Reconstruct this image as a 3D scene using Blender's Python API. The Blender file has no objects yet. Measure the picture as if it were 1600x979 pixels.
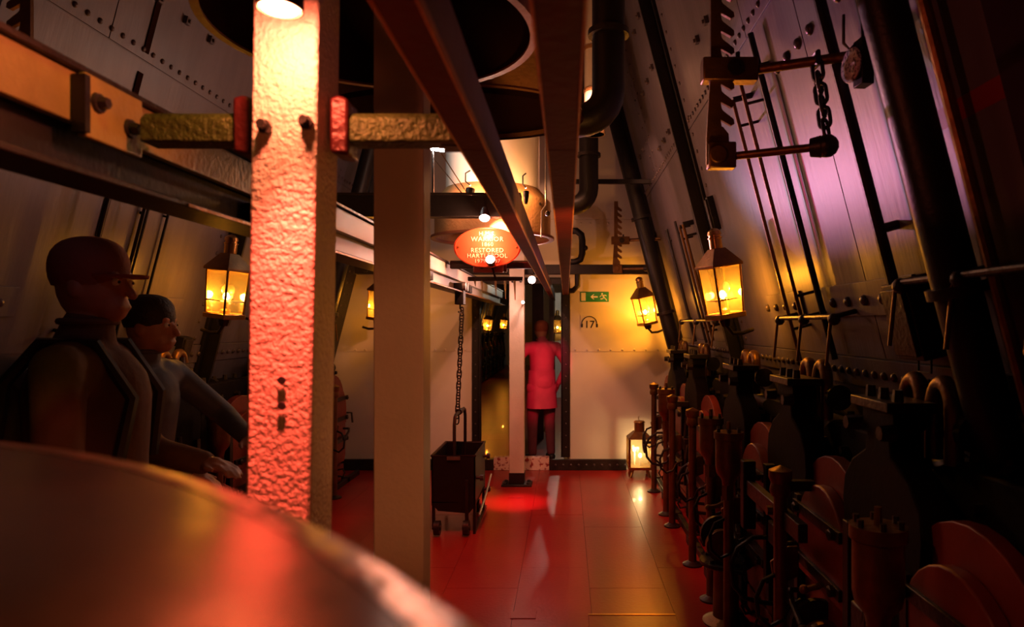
import bpy, bmesh, math, random
from mathutils import Vector, Matrix
R = math.radians
random.seed(7)
SC = bpy.context.scene
COL = SC.collection

# ------------------------------------------------------------------ camera
cam_d = bpy.data.cameras.new('camera'); cam = bpy.data.objects.new('camera', cam_d); COL.objects.link(cam)
cam.location = (0, 0, 1.6); cam.rotation_euler = (R(90), 0, 0)
cam_d.sensor_width = 36; cam_d.lens = 24.0; cam_d.shift_x = -85/1600; cam_d.shift_y = 17.5/1600
cam_d.clip_start = .02
cam_d.dof.use_dof = True; cam_d.dof.focus_distance = 4.2; cam_d.dof.aperture_fstop = 3.6
SC.camera = cam
def P(px, py, Y):            # photograph pixel at a known distance -> metres
    return Vector(((px-885)*Y/1067, Y, 1.6+(507-py)*Y/1067))

# ------------------------------------------------------------------ world and exposure
w = bpy.data.worlds.new('world'); SC.world = w; w.use_nodes = True
w.node_tree.nodes['Background'].inputs[0].default_value = (.55, .16, .09, 1)
w.node_tree.nodes['Background'].inputs[1].default_value = .012
SC.view_settings.view_transform = 'Standard'; SC.view_settings.look = 'None'
SC.view_settings.exposure = 0; SC.view_settings.gamma = 1
try: SC.view_settings.use_curve_mapping = False
except Exception: pass

# ------------------------------------------------------------------ lights of the hall, with a few added fill spots
def light(kind, loc, energy, col, rad=.03, aim=None, size=60, blend=.3, parent=None):
    d = bpy.data.lights.new('lamp_light', kind); d.energy = energy; d.color = col
    if kind in ('POINT', 'SPOT'): d.shadow_soft_size = rad
    if kind == 'SPOT': d.spot_size = R(size); d.spot_blend = blend
    o = bpy.data.objects.new('lamp_light', d); COL.objects.link(o); o.location = loc
    if aim is not None: o.rotation_euler = (Vector(aim)-Vector(loc)).to_track_quat('-Z', 'Y').to_euler()
    return o
RED = (1, .05, .03); PINK = (1, .02, .10); AMBER = (1, .36, .025); LILAC = (.80, .50, .78); WHITE = (1, .86, .72)
ORANGE = (1, .22, .05)
# lilac and magenta floods hung at rail height by the passage, grazing the upper right plating over the beams
light('SPOT', (-.50, 5.7, 2.10), 135, (.74, .50, .74), .02, (1.02, 2.60, 2.85), 38, .6)
light('SPOT', (-.45, 5.3, 2.09), 80, (1, .05, .28), .02, (1.05, 2.4, 2.45), 36, .6)
# dim lilac flood on the left plating
light('SPOT', (-.1, 1.2, 3.2), 6, (.55, .40, .72), .05, (-2.2, 2.9, 2.6), 75, .4)
light('SPOT', (-.1, 2.2, 3.0), 6, (.9, .10, .28), .05, (-2.3, 2.9, 1.9), 60, .5)
# red floods on the floor and on the doorway
light('SPOT', (-.45, 3.5, 3.3), 150, RED, .06, (-.25, 5.2, 0), 62, .8)
light('SPOT', (-.16, 6.2, 1.88), 110, (1, .008, .075), .03, (-.31, 8.05, .95), 27, .5)
light('SPOT', (-.36, 5.9, 2.0), 330, PINK, .02, (-.47, 6.15, 0), 22, 1.0)
light('SPOT', (.6, .2, 1.6), 22, (1, .30, .10), .05, (-.475, 1.93, 1.35), 30, .8)  # added fill spot that brightens the second post
# warm orange wash from behind the camera over posts and beams
light('SPOT', (.45, -.5, 1.2), 13, ORANGE, .12, (-.5, 1.6, 1.4), 56, .7)
light('SPOT', (-.35, .8, 2.9), 9.0, (.90, .62, .07), .03, (-.85, 1.15, 1.98), 36, .6)
light('SPOT', (.3, 1.9, 1.5), 24, (1, .36, .07), .05, (-.25, 2.9, 2.9), 72, .6)  # added fill spot that brightens the vent trunk
# bulkhead side of the plaque lamp, and a warm lamp over the far end
light('SPOT', (-.50, 5.0, 2.30), 70, (1, .35, .20), .03, (.2, 7.55, 1.4), 110, .3)
light('SPOT', (.15, 5.3, 3.6), 60, (1, .40, .22), .04, (.35, 7.5, 1.2), 80, .15)

# ------------------------------------------------------------------ materials
def mat(name, col, rough=.5, metal=0, bump=0, bscale=40, var=0, vscale=6, stretch=None, emit=None, es=0, col2=None, thr=None, spec=.5, coat=0):
    m = bpy.data.materials.new(name); m.use_nodes = True; n = m.node_tree.nodes; l = m.node_tree.links
    b = n['Principled BSDF']; b.inputs['Roughness'].default_value = rough; b.inputs['Metallic'].default_value = metal
    b.inputs['Specular IOR Level'].default_value = spec; b.inputs['Coat Weight'].default_value = coat
    c = (*col, 1); b.inputs['Base Color'].default_value = c
    tc = n.new('ShaderNodeTexCoord'); mp = n.new('ShaderNodeMapping'); l.new(tc.outputs['Object'], mp.inputs[0])
    if stretch: mp.inputs['Scale'].default_value = stretch
    if var or col2:
        t = n.new('ShaderNodeTexNoise'); t.inputs['Scale'].default_value = vscale; t.inputs['Detail'].default_value = 6
        l.new(mp.outputs[0], t.inputs[0])
        r = n.new('ShaderNodeValToRGB'); a, z = thr or (.35, .65)
        r.color_ramp.elements[0].position = a; r.color_ramp.elements[1].position = z
        r.color_ramp.elements[0].color = (*(col2 or [x*(1-var) for x in col]), 1); r.color_ramp.elements[1].color = c
        l.new(t.outputs[0], r.inputs[0]); l.new(r.outputs[0], b.inputs['Base Color'])
    if bump:
        t2 = n.new('ShaderNodeTexNoise'); t2.inputs['Scale'].default_value = bscale; t2.inputs['Detail'].default_value = 4
        l.new(mp.outputs[0], t2.inputs[0])
        bp = n.new('ShaderNodeBump'); bp.inputs['Strength'].default_value = bump; bp.inputs['Distance'].default_value = .01
        l.new(t2.outputs[0], bp.inputs['Height']); l.new(bp.outputs[0], b.inputs['Normal'])
    if emit: b.inputs['Emission Color'].default_value = (*emit, 1); b.inputs['Emission Strength'].default_value = es
    return m
M = {}
M['wall'] = mat('grey_paint', (.11, .095, .12), .46, 0, .12, 9, .16, 3, (1, 2.5, .35), spec=.4)
M['plate'] = mat('grey_plate_paint', (.125, .108, .135), .43, 0, .14, 14, .18, 4, (1, 3, .4), spec=.4)
M['white'] = mat('cream_paint', (.80, .74, .64), .42, 0, .08, 12, .08, 3)
M['postwhite'] = mat('post_paint', (.78, .70, .58), .45, 0, .15, 60, .1, 5)
M['rough'] = mat('lumpy_cast_paint', (.80, .66, .56), .33, 0, .9, 105, .1, 8)
M['floor'] = mat('red_floor_paint', (.38, .022, .017), .30, 0, .12, 45, .15, 2, None, coat=.08)
M['gap'] = mat('dark_joint', (.03, .012, .01), .6)
M['black'] = mat('black_iron', (.012, .009, .009), .45, .1, .15, 60, .3, 12)
M['clampred'] = mat('clamp_red_iron', (.11, .014, .014), .4, .2, .5, 60, .4, 14)
M['speckle'] = mat('speckled_face', (.75, .72, .72), .5, 0, .4, 160, 0, 110, None, col2=(.12, .1, .1), thr=(.42, .5))
M['redlittrousers'] = mat('red_lit_trousers', (.25, .06, .08), .85, 0, .4, 14, .3, 4)  # red light on the legs put into the cloth colour
M['redlitcoat'] = mat('red_lit_coat', (.55, .12, .17), .75, 0, .5, 12, .3, 4)  # pale coat tinted with the red light falling on it
M['soot'] = mat('soot_black_iron', (.012, .008, .007), .7, 0, .1, 60, .3, 12, spec=.12)
M['iron'] = mat('dark_iron', (.05, .04, .036), .4, .5, .3, 50, .4, 10)
M['rivet'] = mat('shaded_rivet_paint', (.09, .07, .08), .3, .2, .2, 90)  # plating paint again, its shading put into a darker colour
M['redbeam'] = mat('dark_red_beam', (.12, .010, .006), .55, 0, .2, 40, .3, 6, spec=.2)
M['greybeam'] = mat('grey_beam', (.22, .15, .15), .5, 0, .2, 30, .35, 5)
M['edge'] = mat('lit_beam_edge', (.70, .28, .05), .35, .3, .3, 80, .3, 20)  # orange highlight along the beam edges put into the colour
M['yellow'] = mat('ochre_beam_paint', (.36, .30, .09), .42, .1, .22, 70, .3, 8)
M['olive'] = mat('pitted_olive_iron', (.085, .115, .022), .45, .3, .9, 90, .4, 18)
M['doorred'] = mat('oxide_red_paint', (.26, .04, .025), .4, 0, .12, 30, .3, 6)
M['brass'] = mat('brass', (.62, .36, .12), .28, .95, .1, 60, .25, 10)
M['dullbrass'] = mat('dull_bronze', (.24, .12, .045), .42, .75, .25, 50, .35, 12)
M['steel'] = mat('worn_steel', (.45, .42, .38), .35, .8, .2, 60, .3, 10)
M['brown'] = mat('brown_trunk_paint', (.40, .22, .09), .5, 0, .5, 45, .25, 5)
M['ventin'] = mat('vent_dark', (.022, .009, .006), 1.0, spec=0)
M['ventred'] = mat('vent_rim', (.22, .07, .035), .45, 0, .2, 40)
M['drum'] = mat('copper_drum', (.27, .125, .07), .25, .92, .22, 7, .75, 2.2)
M['drumrim'] = mat('copper_rim', (.27, .13, .09), .30, .9, .5, 26, .5, 30, (1, 1, .2))
M['sillpaint'] = mat('flaked_sill_paint', (.85, .62, .55), .5, 0, .4, 50, 0, 22, None, col2=(.35, .04, .04), thr=(.40, .47))
M['ceiling'] = mat('deckhead_paint', (.10, .05, .03), .7)
M['plaque'] = mat('red_plaque', (.85, .13, .05), .3, .1, .08, 50)
M['letters'] = mat('raised_letters', (.95, .80, .55), .35, .3)
M['green'] = mat('sign_green', (.02, .26, .09), .5)
M['signwhite'] = mat('sign_white', (.85, .85, .80), .5)
M['signblack'] = mat('sign_black', (.02, .02, .02), .5)
M['wax'] = mat('candle_wax', (.85, .75, .6), .5)
M['jacket'] = mat('brown_jacket', (.17, .085, .04), .85, 0, .4, 25, .3, 5)
M['jacketblue'] = mat('slate_jacket', (.10, .10, .12), .6, 0, .4, 14, .3, 5)
M['coat'] = mat('pale_coat', (.70, .55, .55), .8, 0, .4, 14, .2, 4)
M['trousers'] = mat('dark_trousers', (.06, .045, .04), .9, 0, .3, 20)
M['paletrousers'] = mat('mid_trousers', (.45, .3, .3), .9, 0, .3, 20)
M['skin'] = mat('skin', (.42, .20, .12), .5, 0, .1, 60)
M['hat'] = mat('rust_cap_cloth', (.28, .08, .04), .85, 0, .3, 40)
M['hair'] = mat('dark_hair', (.03, .02, .015), .6, 0, .6, 80)
def emitter(name, col, s): return mat(name, (.8, .8, .8), .5, emit=col, es=s)
M['bulb'] = emitter('amber_bulb', (1, .50, .10), 60)
M['bulbw'] = emitter('candle_bulb', (1, .74, .40), 60)
M['lampw'] = emitter('white_lamp', (1, .95, .9), 120)
M['lampy'] = emitter('hot_lamp', (1, .78, .25), 40)
M['lampp'] = emitter('pink_white_lamp', (1, .75, .7), 70)
def glass():
    m = bpy.data.materials.new('lantern_glass'); m.use_nodes = True; n = m.node_tree.nodes; l = m.node_tree.links
    n.remove(n['Principled BSDF']); o = n['Material Output']
    t = n.new('ShaderNodeBsdfTransparent'); t.inputs[0].default_value = (1, .93, .72, 1)
    g = n.new('ShaderNodeBsdfGlossy'); g.inputs['Roughness'].default_value = .08
    f = n.new('ShaderNodeFresnel'); f.inputs[0].default_value = 1.5
    x = n.new('ShaderNodeMixShader'); l.new(f.outputs[0], x.inputs[0]); l.new(t.outputs[0], x.inputs[1]); l.new(g.outputs[0], x.inputs[2])
    tr = n.new('ShaderNodeBsdfTranslucent'); tr.inputs[0].default_value = (1, .85, .45, 1)
    y = n.new('ShaderNodeMixShader'); y.inputs[0].default_value = .10; l.new(x.outputs[0], y.inputs[1]); l.new(tr.outputs[0], y.inputs[2])
    l.new(y.outputs[0], o.inputs[0]); return m
M['glass'] = glass()

# ------------------------------------------------------------------ mesh helpers
class MB:
    def __init__(s): s.v = []; s.f = []; s.mi = []; s.m = 0
    def add(s, vs, fs):
        b = len(s.v); s.v += [tuple(x) for x in vs]; s.f += [tuple(b+i for i in f) for f in fs]; s.mi += [s.m]*len(fs); return s
    def box(s, x0, x1, y0, y1, z0, z1, mx=None):
        vs = [Vector((x, y, z)) for z in (z0, z1) for y in (y0, y1) for x in (x0, x1)]
        if mx: vs = [mx @ q for q in vs]
        return s.add(vs, [(0, 2, 3, 1), (4, 5, 7, 6), (0, 1, 5, 4), (2, 6, 7, 3), (0, 4, 6, 2), (1, 3, 7, 5)])
    def hexa(s, p): return s.add(p, [(0, 2, 3, 1), (4, 5, 7, 6), (0, 1, 5, 4), (2, 6, 7, 3), (0, 4, 6, 2), (1, 3, 7, 5)])
    def tube(s, pts, r, n=10, cap=True, closed=False):
        pts = [Vector(p) for p in pts]; k = len(pts); rs = r if isinstance(r, (list, tuple)) else [r]*k
        vs = []; prev = None
        for i, p in enumerate(pts):
            if closed: d = pts[(i+1) % k]-pts[i-1]
            else: d = pts[min(i+1, k-1)]-pts[max(i-1, 0)]
            d.normalize()
            if prev is None:
                a = Vector((0, 0, 1)) if abs(d.z) < .9 else Vector((1, 0, 0)); u = d.cross(a).normalized()
            else: u = (prev-d*prev.dot(d)).normalized()
            prev = u; wv = d.cross(u)
            vs += [p+(u*math.cos(2*math.pi*j/n)+wv*math.sin(2*math.pi*j/n))*rs[i] for j in range(n)]
        fs = []
        for i in range(k if closed else k-1):
            for j in range(n):
                a = i*n+j; b = i*n+(j+1) % n; c = ((i+1) % k)*n+(j+1) % n; d2 = ((i+1) % k)*n+j; fs.append((a, b, c, d2))
        if cap and not closed: fs += [tuple(range(n-1, -1, -1)), tuple((k-1)*n+j for j in range(n))]
        return s.add(vs, fs)
    def cyl(s, p0, p1, r0, r1=None, n=14): return s.tube([p0, p1], [r0, r0 if r1 is None else r1], n)
    def lathe(s, prof, c=(0, 0, 0), n=24, mx=None, sy=1):
        vs = []
        for (r, z) in prof:
            for j in range(n):
                a = 2*math.pi*j/n; q = Vector((r*math.cos(a), r*sy*math.sin(a), z))
                q = (mx @ q) if mx else q+Vector(c); vs.append(q)
        k = len(prof); fs = [(i*n+j, i*n+(j+1) % n, (i+1)*n+(j+1) % n, (i+1)*n+j) for i in range(k-1) for j in range(n)]
        if prof[0][0] > 0: fs.append(tuple(range(n-1, -1, -1)))
        if prof[-1][0] > 0: fs.append(tuple((k-1)*n+j for j in range(n)))
        return s.add(vs, fs)
    def shell(s, prof, c, n=40, sy=1):       # open lathe, closed profile loop
        k = len(prof); vs = [Vector((r*math.cos(2*math.pi*j/n)+c[0], r*sy*math.sin(2*math.pi*j/n)+c[1], z+c[2])) for r, z in prof for j in range(n)]
        return s.add(vs, [(i*n+j, i*n+(j+1) % n, ((i+1) % k)*n+(j+1) % n, ((i+1) % k)*n+j) for i in range(k) for j in range(n)])
    def prism(s, poly, axis, a0, a1):        # poly in the two other axes (in cyclic xyz order), extruded along axis
        def put(u, v, t):
            return {'x': (t, u, v), 'y': (u, t, v), 'z': (u, v, t)}[axis]
        k = len(poly); vs = [put(u, v, a0) for u, v in poly]+[put(u, v, a1) for u, v in poly]
        return s.add(vs, [tuple(range(k-1, -1, -1)), tuple(range(k, 2*k))]+[(i, (i+1) % k, k+(i+1) % k, k+i) for i in range(k)])
    def ball(s, c, r, n=12, sc=(1, 1, 1), rot=None):
        vs = [Vector((0, 0, 1))]; m = n//2
        for i in range(1, m):
            for j in range(n):
                t = math.pi*i/m; a = 2*math.pi*j/n; vs.append(Vector((math.sin(t)*math.cos(a), math.sin(t)*math.sin(a), math.cos(t))))
        vs.append(Vector((0, 0, -1)))
        vs = [Vector((q.x*sc[0], q.y*sc[1], q.z*sc[2]))*r for q in vs]
        if rot: vs = [rot @ q for q in vs]
        vs = [q+Vector(c) for q in vs]
        fs = [(0, 1+j, 1+(j+1) % n) for j in range(n)]
        for i in range(m-2):
            for j in range(n): a = 1+i*n+j; b = 1+i*n+(j+1) % n; fs.append((a, a+n, b+n, b))
        e = len(vs)-1; b0 = 1+(m-2)*n; fs += [(e, b0+(j+1) % n, b0+j) for j in range(n)]
        return s.add(vs, fs)
    def build(s, name, m, parent=None, bevel=0, smooth=True, at=None):
        me = bpy.data.meshes.new(name); me.from_pydata(s.v, [], s.f)
        for mm in (m if isinstance(m, (list, tuple)) else [m]): me.materials.append(mm)
        for p, i in zip(me.polygons, s.mi): p.material_index = i; p.use_smooth = smooth
        bm = bmesh.new(); bm.from_mesh(me); bmesh.ops.recalc_face_normals(bm, faces=bm.faces); bm.to_mesh(me); bm.free()
        if smooth: me.set_sharp_from_angle(angle=R(35))
        o = bpy.data.objects.new(name, me); COL.objects.link(o)
        if parent: o.parent = parent
        if at is not None: o.location = at
        if bevel:
            b = o.modifiers.new('bevel', 'BEVEL'); b.width = bevel; b.segments = 2; b.limit_method = 'ANGLE'
        return o
def tag(o, label=None, cat=None, group=None, kind=None):
    for k, v in (('label', label), ('category', cat), ('group', group), ('kind', kind)):
        if v: o[k] = v
    return o
def thing(name, loc, label, cat, group=None, rz=0):
    o = bpy.data.objects.new(name, None); COL.objects.link(o); o.location = loc; o.rotation_euler = (0, 0, rz); o.empty_display_size = .1
    return tag(o, label, cat, group)
def copy_tree(o, parent=None):
    c = o.copy(); COL.objects.link(c); c.parent = parent
    for ch in list(o.children): copy_tree(ch, c)
    return c
def inst(src, name, loc, rot=None, parent=None, sc=None):
    o = bpy.data.objects.new(name, src.data if hasattr(src, 'data') else src); COL.objects.link(o); o.location = loc
    if rot is not None: o.rotation_euler = rot
    if sc: o.scale = sc
    o.parent = parent; return o

# ------------------------------------------------------------------ hull side frame of reference
TL = .26; NR = Vector((-1, 0, -TL)).normalized()
def WX(z): return 1.2-TL*(z-1.6)
def WP(side, y, z, off=0):          # a point 'off' metres in front of the leaning side wall
    p = Vector((WX(z), y, z))+NR*off
    if side < 0: p.x = -1.3-p.x
    return p
def wbox(mb, side, y0, y1, z0, z1, o0, o1):
    return mb.hexa([WP(side, y, z, o) for z in (z0, z1) for y in (y0, y1) for o in (o0, o1)])
QR = {1: Vector((0, 0, 1)).rotation_difference(NR).to_euler(), -1: Vector((0, 0, 1)).rotation_difference(Vector((-NR.x, 0, NR.z))).to_euler()}
rv = bpy.data.meshes.new('rivet'); _t = MB().lathe([(.017, 0), (.0165, .004), (.0145, .009), (.009, .013), (0.0001, .0145)], n=10).build('rivet', M['rivet']); rivet_me = _t.data; bpy.data.objects.remove(_t)
_t = MB().box(-.02, .02, -.02, .02, 0, .022).cyl((0, 0, .02), (0, 0, .034), .011, .009, 8).build('square_nut', M['rivet']); nut_me = _t.data; bpy.data.objects.remove(_t)
_t = MB().lathe([(.018, 0), (.018, .012), (.014, .016), (.008, .018), (.0001, .019)], n=6).build('bolt', M['iron']); bolt_me = _t.data; bpy.data.objects.remove(_t)

# ------------------------------------------------------------------ floor
fl = MB().box(-3.4, 1.9, -2.5, 30, -.06, -.012).build('floor', M['gap']); tag(fl, 'red-painted steel floor with worn plate seams', kind='structure')
xs = [-2.35, -1.95, -1.52, -1.12, -.735, -.295, .14, .60, 1.02, 1.5]
for i in range(len(xs)-1):
    y = .4+(.35 if i % 2 else 0)
    while y < 13:
        L = 1.25; g = .001
        MB().box(xs[i]+g, xs[i+1]-g, y+g, y+L-g, -.03, random.uniform(-.0006, .0004)).build('floor_plate', M['floor'], fl, smooth=False); y += L
MB().box(-3.3, 1.5, 13, 29, -.03, 0).build('floor_plate', M['floor'], fl, smooth=False)
MB().box(-3.3, -2.352, -2.4, 13, -.03, 0).build('floor_plate', M['floor'], fl, smooth=False)
hp = MB().box(.12, .60, 2.9, 3.76, 0, .007).build('hatch_plate', M['floor'], fl, .002)
MB().box(.12, .60, 3.745, 3.76, .007, .010).build('hatch_edge', M['brass'], hp)
for (px, py) in ((806, 776), (818, 961), (842, 795)):
    p = P(px, py, 1.6*1067/(py-507)); MB().box(p.x-.07, p.x+.07, p.y-.045, p.y+.045, .001, .004).build('floor_patch', M['floor'], fl, .001)

# ------------------------------------------------------------------ side walls
for side, nm in ((1, 'wall_right'), (-1, 'wall_left')):
    y1 = 7.55 if side > 0 else 29
    mb = MB(); wbox(mb, side, -2.5, y1, -.01, 4.7, -.08, 0)
    W = mb.build(nm, M['wall'], smooth=False); tag(W, 'leaning riveted grey steel side plating', kind='structure')
    def plate(y0, y1_, z0, z1, nme='wall_plate', o1=.007, m='plate', o0=-.01):
        q = MB(); wbox(q, side, y0+.003, y1_-.003, z0, z1, o0, o1); return q.build(nme, M[m], W, .001, smooth=False)
    up = [-2.4, 0.0, 1.75, 3.2, 4.72, 6.3, 7.54]; mid = [-2.4, .9, 2.62, 4.72, 7.54]
    for a, b in zip(up, up[1:]): plate(a, b, 2.945, 4.68)
    for a, b in zip(mid, mid[1:]): plate(a, b, 1.47, 2.935)
    for a, b in zip(up, up[1:]): plate(a, b, .02, 1.34)
    plate(-2.4, 7.5, 1.345, 1.465, 'butt_strap', .016)
    if side < 0:
        y = 7.6
        while y < 29: plate(y, y+2.2, 1.47, 4.6); plate(y, y+2.2, .02, 1.465); y += 2.2
    def rvt(y, z, off=.008, s=1.0, me=rivet_me, nm_='rivet', par=None):
        o = inst(type('q', (), {'data': me}), nm_, WP(side, y, z, off), QR[side], W); o.scale = (s, s, s); return o
    y = 1.5
    while y < 7.45: rvt(y, 1.405, .016, 1.05); y += .082
    y = 1.6
    while y < 7.4: rvt(y, 2.99, .006, .85); y += .08
    for yy in (4.62, 4.90):                                    # rows either side of the frame
        z = 1.05
        while z < 4.4: rvt(yy, z, .006, .8); z += .115
    y = 1.9                                                    # row of fat rivets above the seam
    for i in range(7): rvt(2.15+i*.13, 2.70+.0*i, .006, 1.35)
    for (yy, zz) in ((3.45, 3.25), (3.7, 3.25), (3.95, 3.25), (3.45, 3.7), (3.75, 3.7), (4.05, 3.7), (5.3, 3.1), (5.55, 3.1), (5.8, 3.1), (5.3, 3.6), (5.6, 3.6), (5.9, 3.6), (5.3, 4.0), (5.6, 4.0), (6.6, 3.3), (6.9, 3.3), (2.8, 3.4), (2.8, 3.8), (3.1, 3.6)):
        rvt(yy, zz, .006, 1.0, nut_me, 'square_nut')
    z = 3.05
    while z < 4.4: rvt(6.2, z, .006, .8); rvt(6.4, z, .006, .8); z += .13
    # short strap with a rivet row
    for (a, b) in ((2.25, 3.05), (3.55, 4.35) if side < 0 else (3.35, 3.9)):
        q = MB(); wbox(q, side, a, b, 1.64, 1.77, .007, .02); q.build('strap', M['plate'], W, .002, smooth=False)
        y = a+.08
        while y < b: rvt(y, 1.70, .02, 1.3); y += .155
    # dark frame rib (web and face bar)
    for yy in (4.76,) + ((9.6, 14.2, 18.6, 23) if side < 0 else ()):
        q = MB(); wbox(q, side, yy-.055, yy+.055, .9, 4.6, .007, .03); wbox(q, side, yy-.012, yy+.012, .9, 4.6, .03, .11)
        q.build('frame_rib', M['black'], W, .003, smooth=False)
    q = MB(); wbox(q, side, 7.2, 7.5, 1.2, 4.6, .007, .05); q.build('frame_rib', M['black'], W, .003, smooth=False)
    if side < 0: q = MB(); wbox(q, side, 3.44, 3.48, 2.05, 2.88, .007, .013); wbox(q, side, 3.44, 3.48, 2.98, 4.4, .007, .013); q.build('seam_strip', M['ventin'], W, smooth=False)
    if side > 0: q = MB(); wbox(q, side, -.5, 1.59, .9, 4.6, .007, .04); q.build('frame_rib', M['ventin'], W, .003, smooth=False)
    z = 1.7
    while z < 4.4: rvt(7.24, z, .05, .8); rvt(7.38, z, .05, .8); z += .12
    # darker red painted line on the plating of the right side
    if side > 0:
        q = MB(); wbox(q, side, 1.6, 2.12, 2.145, 2.20, .0071, .0085); q.build('painted_line', mat('red_line', (.25, .01, .01), .5), W, smooth=False)
cl = MB().box(-3, 2, -2.5, 29, 4.45, 4.6).build('ceiling', M['ceiling'], smooth=False); tag(cl, 'dark deckhead above the vents', kind='structure')
bw = MB().box(-3.4, 1.9, -2.6, -2.5, -.05, 4.6).build('wall_front', M['wall'], smooth=False); tag(bw, 'plating behind the viewpoint', kind='structure')

# ------------------------------------------------------------------ bulkhead with the passage
YB = 7.55; OX0, OX1, OZ = -.985, -.03, 2.05
def lean(z): return 1.62-TL*z
q = MB()
def lpoly(z0, z1, xa, xb):   # y-extruded trapezoid following the hull lean; None = hull side
    L0 = -1.3-lean(z0) if xa is None else xa; L1 = -1.3-lean(z1) if xa is None else xa
    R0 = lean(z0) if xb is None else xb; R1 = lean(z1) if xb is None else xb
    return [(L0, z0), (R0, z0), (R1, z1), (L1, z1)]
q.prism(lpoly(0, OZ, None, OX0), 'y', YB, YB+.03); q.prism(lpoly(0, OZ, OX1, None), 'y', YB, YB+.03); q.prism(lpoly(OZ, 4.45, None, None), 'y', YB, YB+.03)
B = q.build('wall_back', M['white'], smooth=False); tag(B, 'cream riveted bulkhead with a passage opening', kind='structure')
def bplate(xa, xb, z0, z1): MB().prism(lpoly(z0, z1, xa, xb), 'y', YB-.008, YB+.002).build('bulkhead_plate', M['white'], B, .002, smooth=False)
bplate(OX1+.06, None, .0, 1.298); bplate(OX1+.06, None, 1.303, 2.76); bplate(None, OX0-.06, 0, 1.298); bplate(None, OX0-.06, 1.303, 2.5); bplate(-.62, None, 2.765, 4.4); bplate(None, -.625, 2.505, 4.4)
def brv(x, z, s=.8, y=YB-.008): return inst(type('q', (), {'data': bulk_rv}), 'rivet', (x, y, z), (R(90), 0, 0), B, (s, s, s))
_t = MB().lathe([(.017, 0), (.0145, .009), (.009, .013), (0.0001, .0145)], n=8).build('rivet', M['white']); bulk_rv = _t.data; bpy.data.objects.remove(_t)
for i in range(9): brv(.10+i*.13, 1.325)
for i in range(12): brv(-1.12-i*.11, 1.325)
for i in range(5): brv(.16+i*.10, 2.72, .7)
for (xa, xb) in ((OX0-.055, OX0+.02), (OX1-.02, OX1+.07)):
    j = MB().box(xa, xb, YB-.03, YB-.009, .14, OZ+.05).box((xb if xb < -.5 else xa)-.01, (xb if xb < -.5 else xa)+.01, YB-.03, YB+.12, .14, OZ+.05).build('door_jamb', M['black'], B, .002)
    for i in range(14): inst(type('q', (), {'data': rivet_me}), 'rivet', ((xa+xb)/2, YB-.03, .25+i*.13), (R(90), 0, 0), B, (.55,)*3)
MB().box(OX0-.05, OX1+.07, YB-.03, YB+.1, OZ, OZ+.07).build('door_head', M['black'], B)
MB().box(-.80, -.19, YB-.05, YB+.06, .0, .14).build('sill', M['sillpaint'], B, .004)
MB().box(-.19, .66, YB-.05, YB-.009, .0, .12).build('sill', M['iron'], B, .004)
MB().box(-2.6, -.80, YB-.05, YB+.06, .0, .12).build('sill', M['iron'], B, .004)
for i in range(10): inst(type('q', (), {'data': rivet_me}), 'rivet', (-.12+i*.085, YB-.05, .06), (R(90), 0, 0), B, (.8,)*3)
# far end bulkhead
q = MB().box(-3.2, 1.2, 27, 27.1, 0, 4.5); FB = q.build('wall_far', M['white'], smooth=False); tag(FB, 'pale far end bulkhead seen through the passage', kind='structure')
q = MB().box(-.80, -.2, 15, 15.05, 0, 2.3); e = q.build('wall_passage', M['white'], smooth=False); tag(e, 'pale partition beyond the passage', kind='structure')
e.location.x = .55
q = MB().box(-.12, -.08, YB+.03, 27, 0, 4.4); e2 = q.build('wall_inner', M['ventin'], smooth=False); tag(e2, 'dark partition along the far compartment', kind='structure')
e2.location.x = .35

# ------------------------------------------------------------------ posts
def post(x, y, w_, d, h, m, label, collar=None, z0=0):
    t = thing('deck_post', (x, y, z0), label, 'post')
    MB().box(-w_/2, w_/2, -d/2, d/2, .12 if collar else 0, h).build('shaft', M[m], t, .004, at=(0, 0, 0))
    if collar:
        MB().box(-w_/2-.003, w_/2+.003, -d/2-.003, d/2+.003, .02, .13).build('foot', M['black'], t, .002)
        MB().box(-.15, .15, -.1, .1, 0, .02).build('base_plate', M['iron'], t, .003)
        for sx in (-1, 1):
            for sy in (-1, 1): inst(type('q', (), {'data': bolt_me}), 'bolt', (sx*.115, sy*.06, .02), None, t)
    return t
p3 = post(-.493, 6.83, .148, .12, 2.42, 'postwhite', 'cream post on a black foot standing just before the passage', True)
p3s = p3
for dx in (-.04, .04): inst(type('q', (), {'data': bolt_me}), 'bolt', (dx, -.06, 2.03), (R(90), 0, 0), p3, (.8,)*3)
p2 = post(-.475, 1.98, .142, .10, 4.4, 'postwhite', 'smooth cream post, second from the left, behind the lumpy lamp-lit one')
p1 = thing('deck_post', (-.54, 1.30, 0), 'thick lumpy cast post under the glaring lamp, red below and white-hot above', 'post')
sh = MB().hexa([Vector((x*s_+ox, y, z)) for z, s_, ox in ((0, 1.02, -.005), (4.4, 1, .065)) for y in (-.06, .06) for x in (-.059, .059)]).build('shaft', M['rough'], p1, .006)
for (px, py) in ((415, 199), (480, 193)):
    c = P(px, py, 1.235)-Vector((-.54, 1.30, 0))
    MB().cyl(c, c+Vector((0, -.024, .002)), .009, .008, 8).cyl(c, c+Vector((0, -.011, 0)), .013, .013, 6).build('bolt', M['iron'], p1)
c = P(440, 594, 1.236)-Vector((-.54, 1.30, 0))
for dz in (0, -.046): MB().lathe([(.008, 0), (.007, .003), (.0001, .003)], n=10, mx=Matrix.Translation(c+Vector((0, 0, dz))) @ Matrix.Rotation(R(90), 4, 'X')).build('hole', M['signblack'], p1)
p5 = post(-.24, 11, .075, .07, 2.2, 'postwhite', 'thin pale post far beyond the passage')
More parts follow.
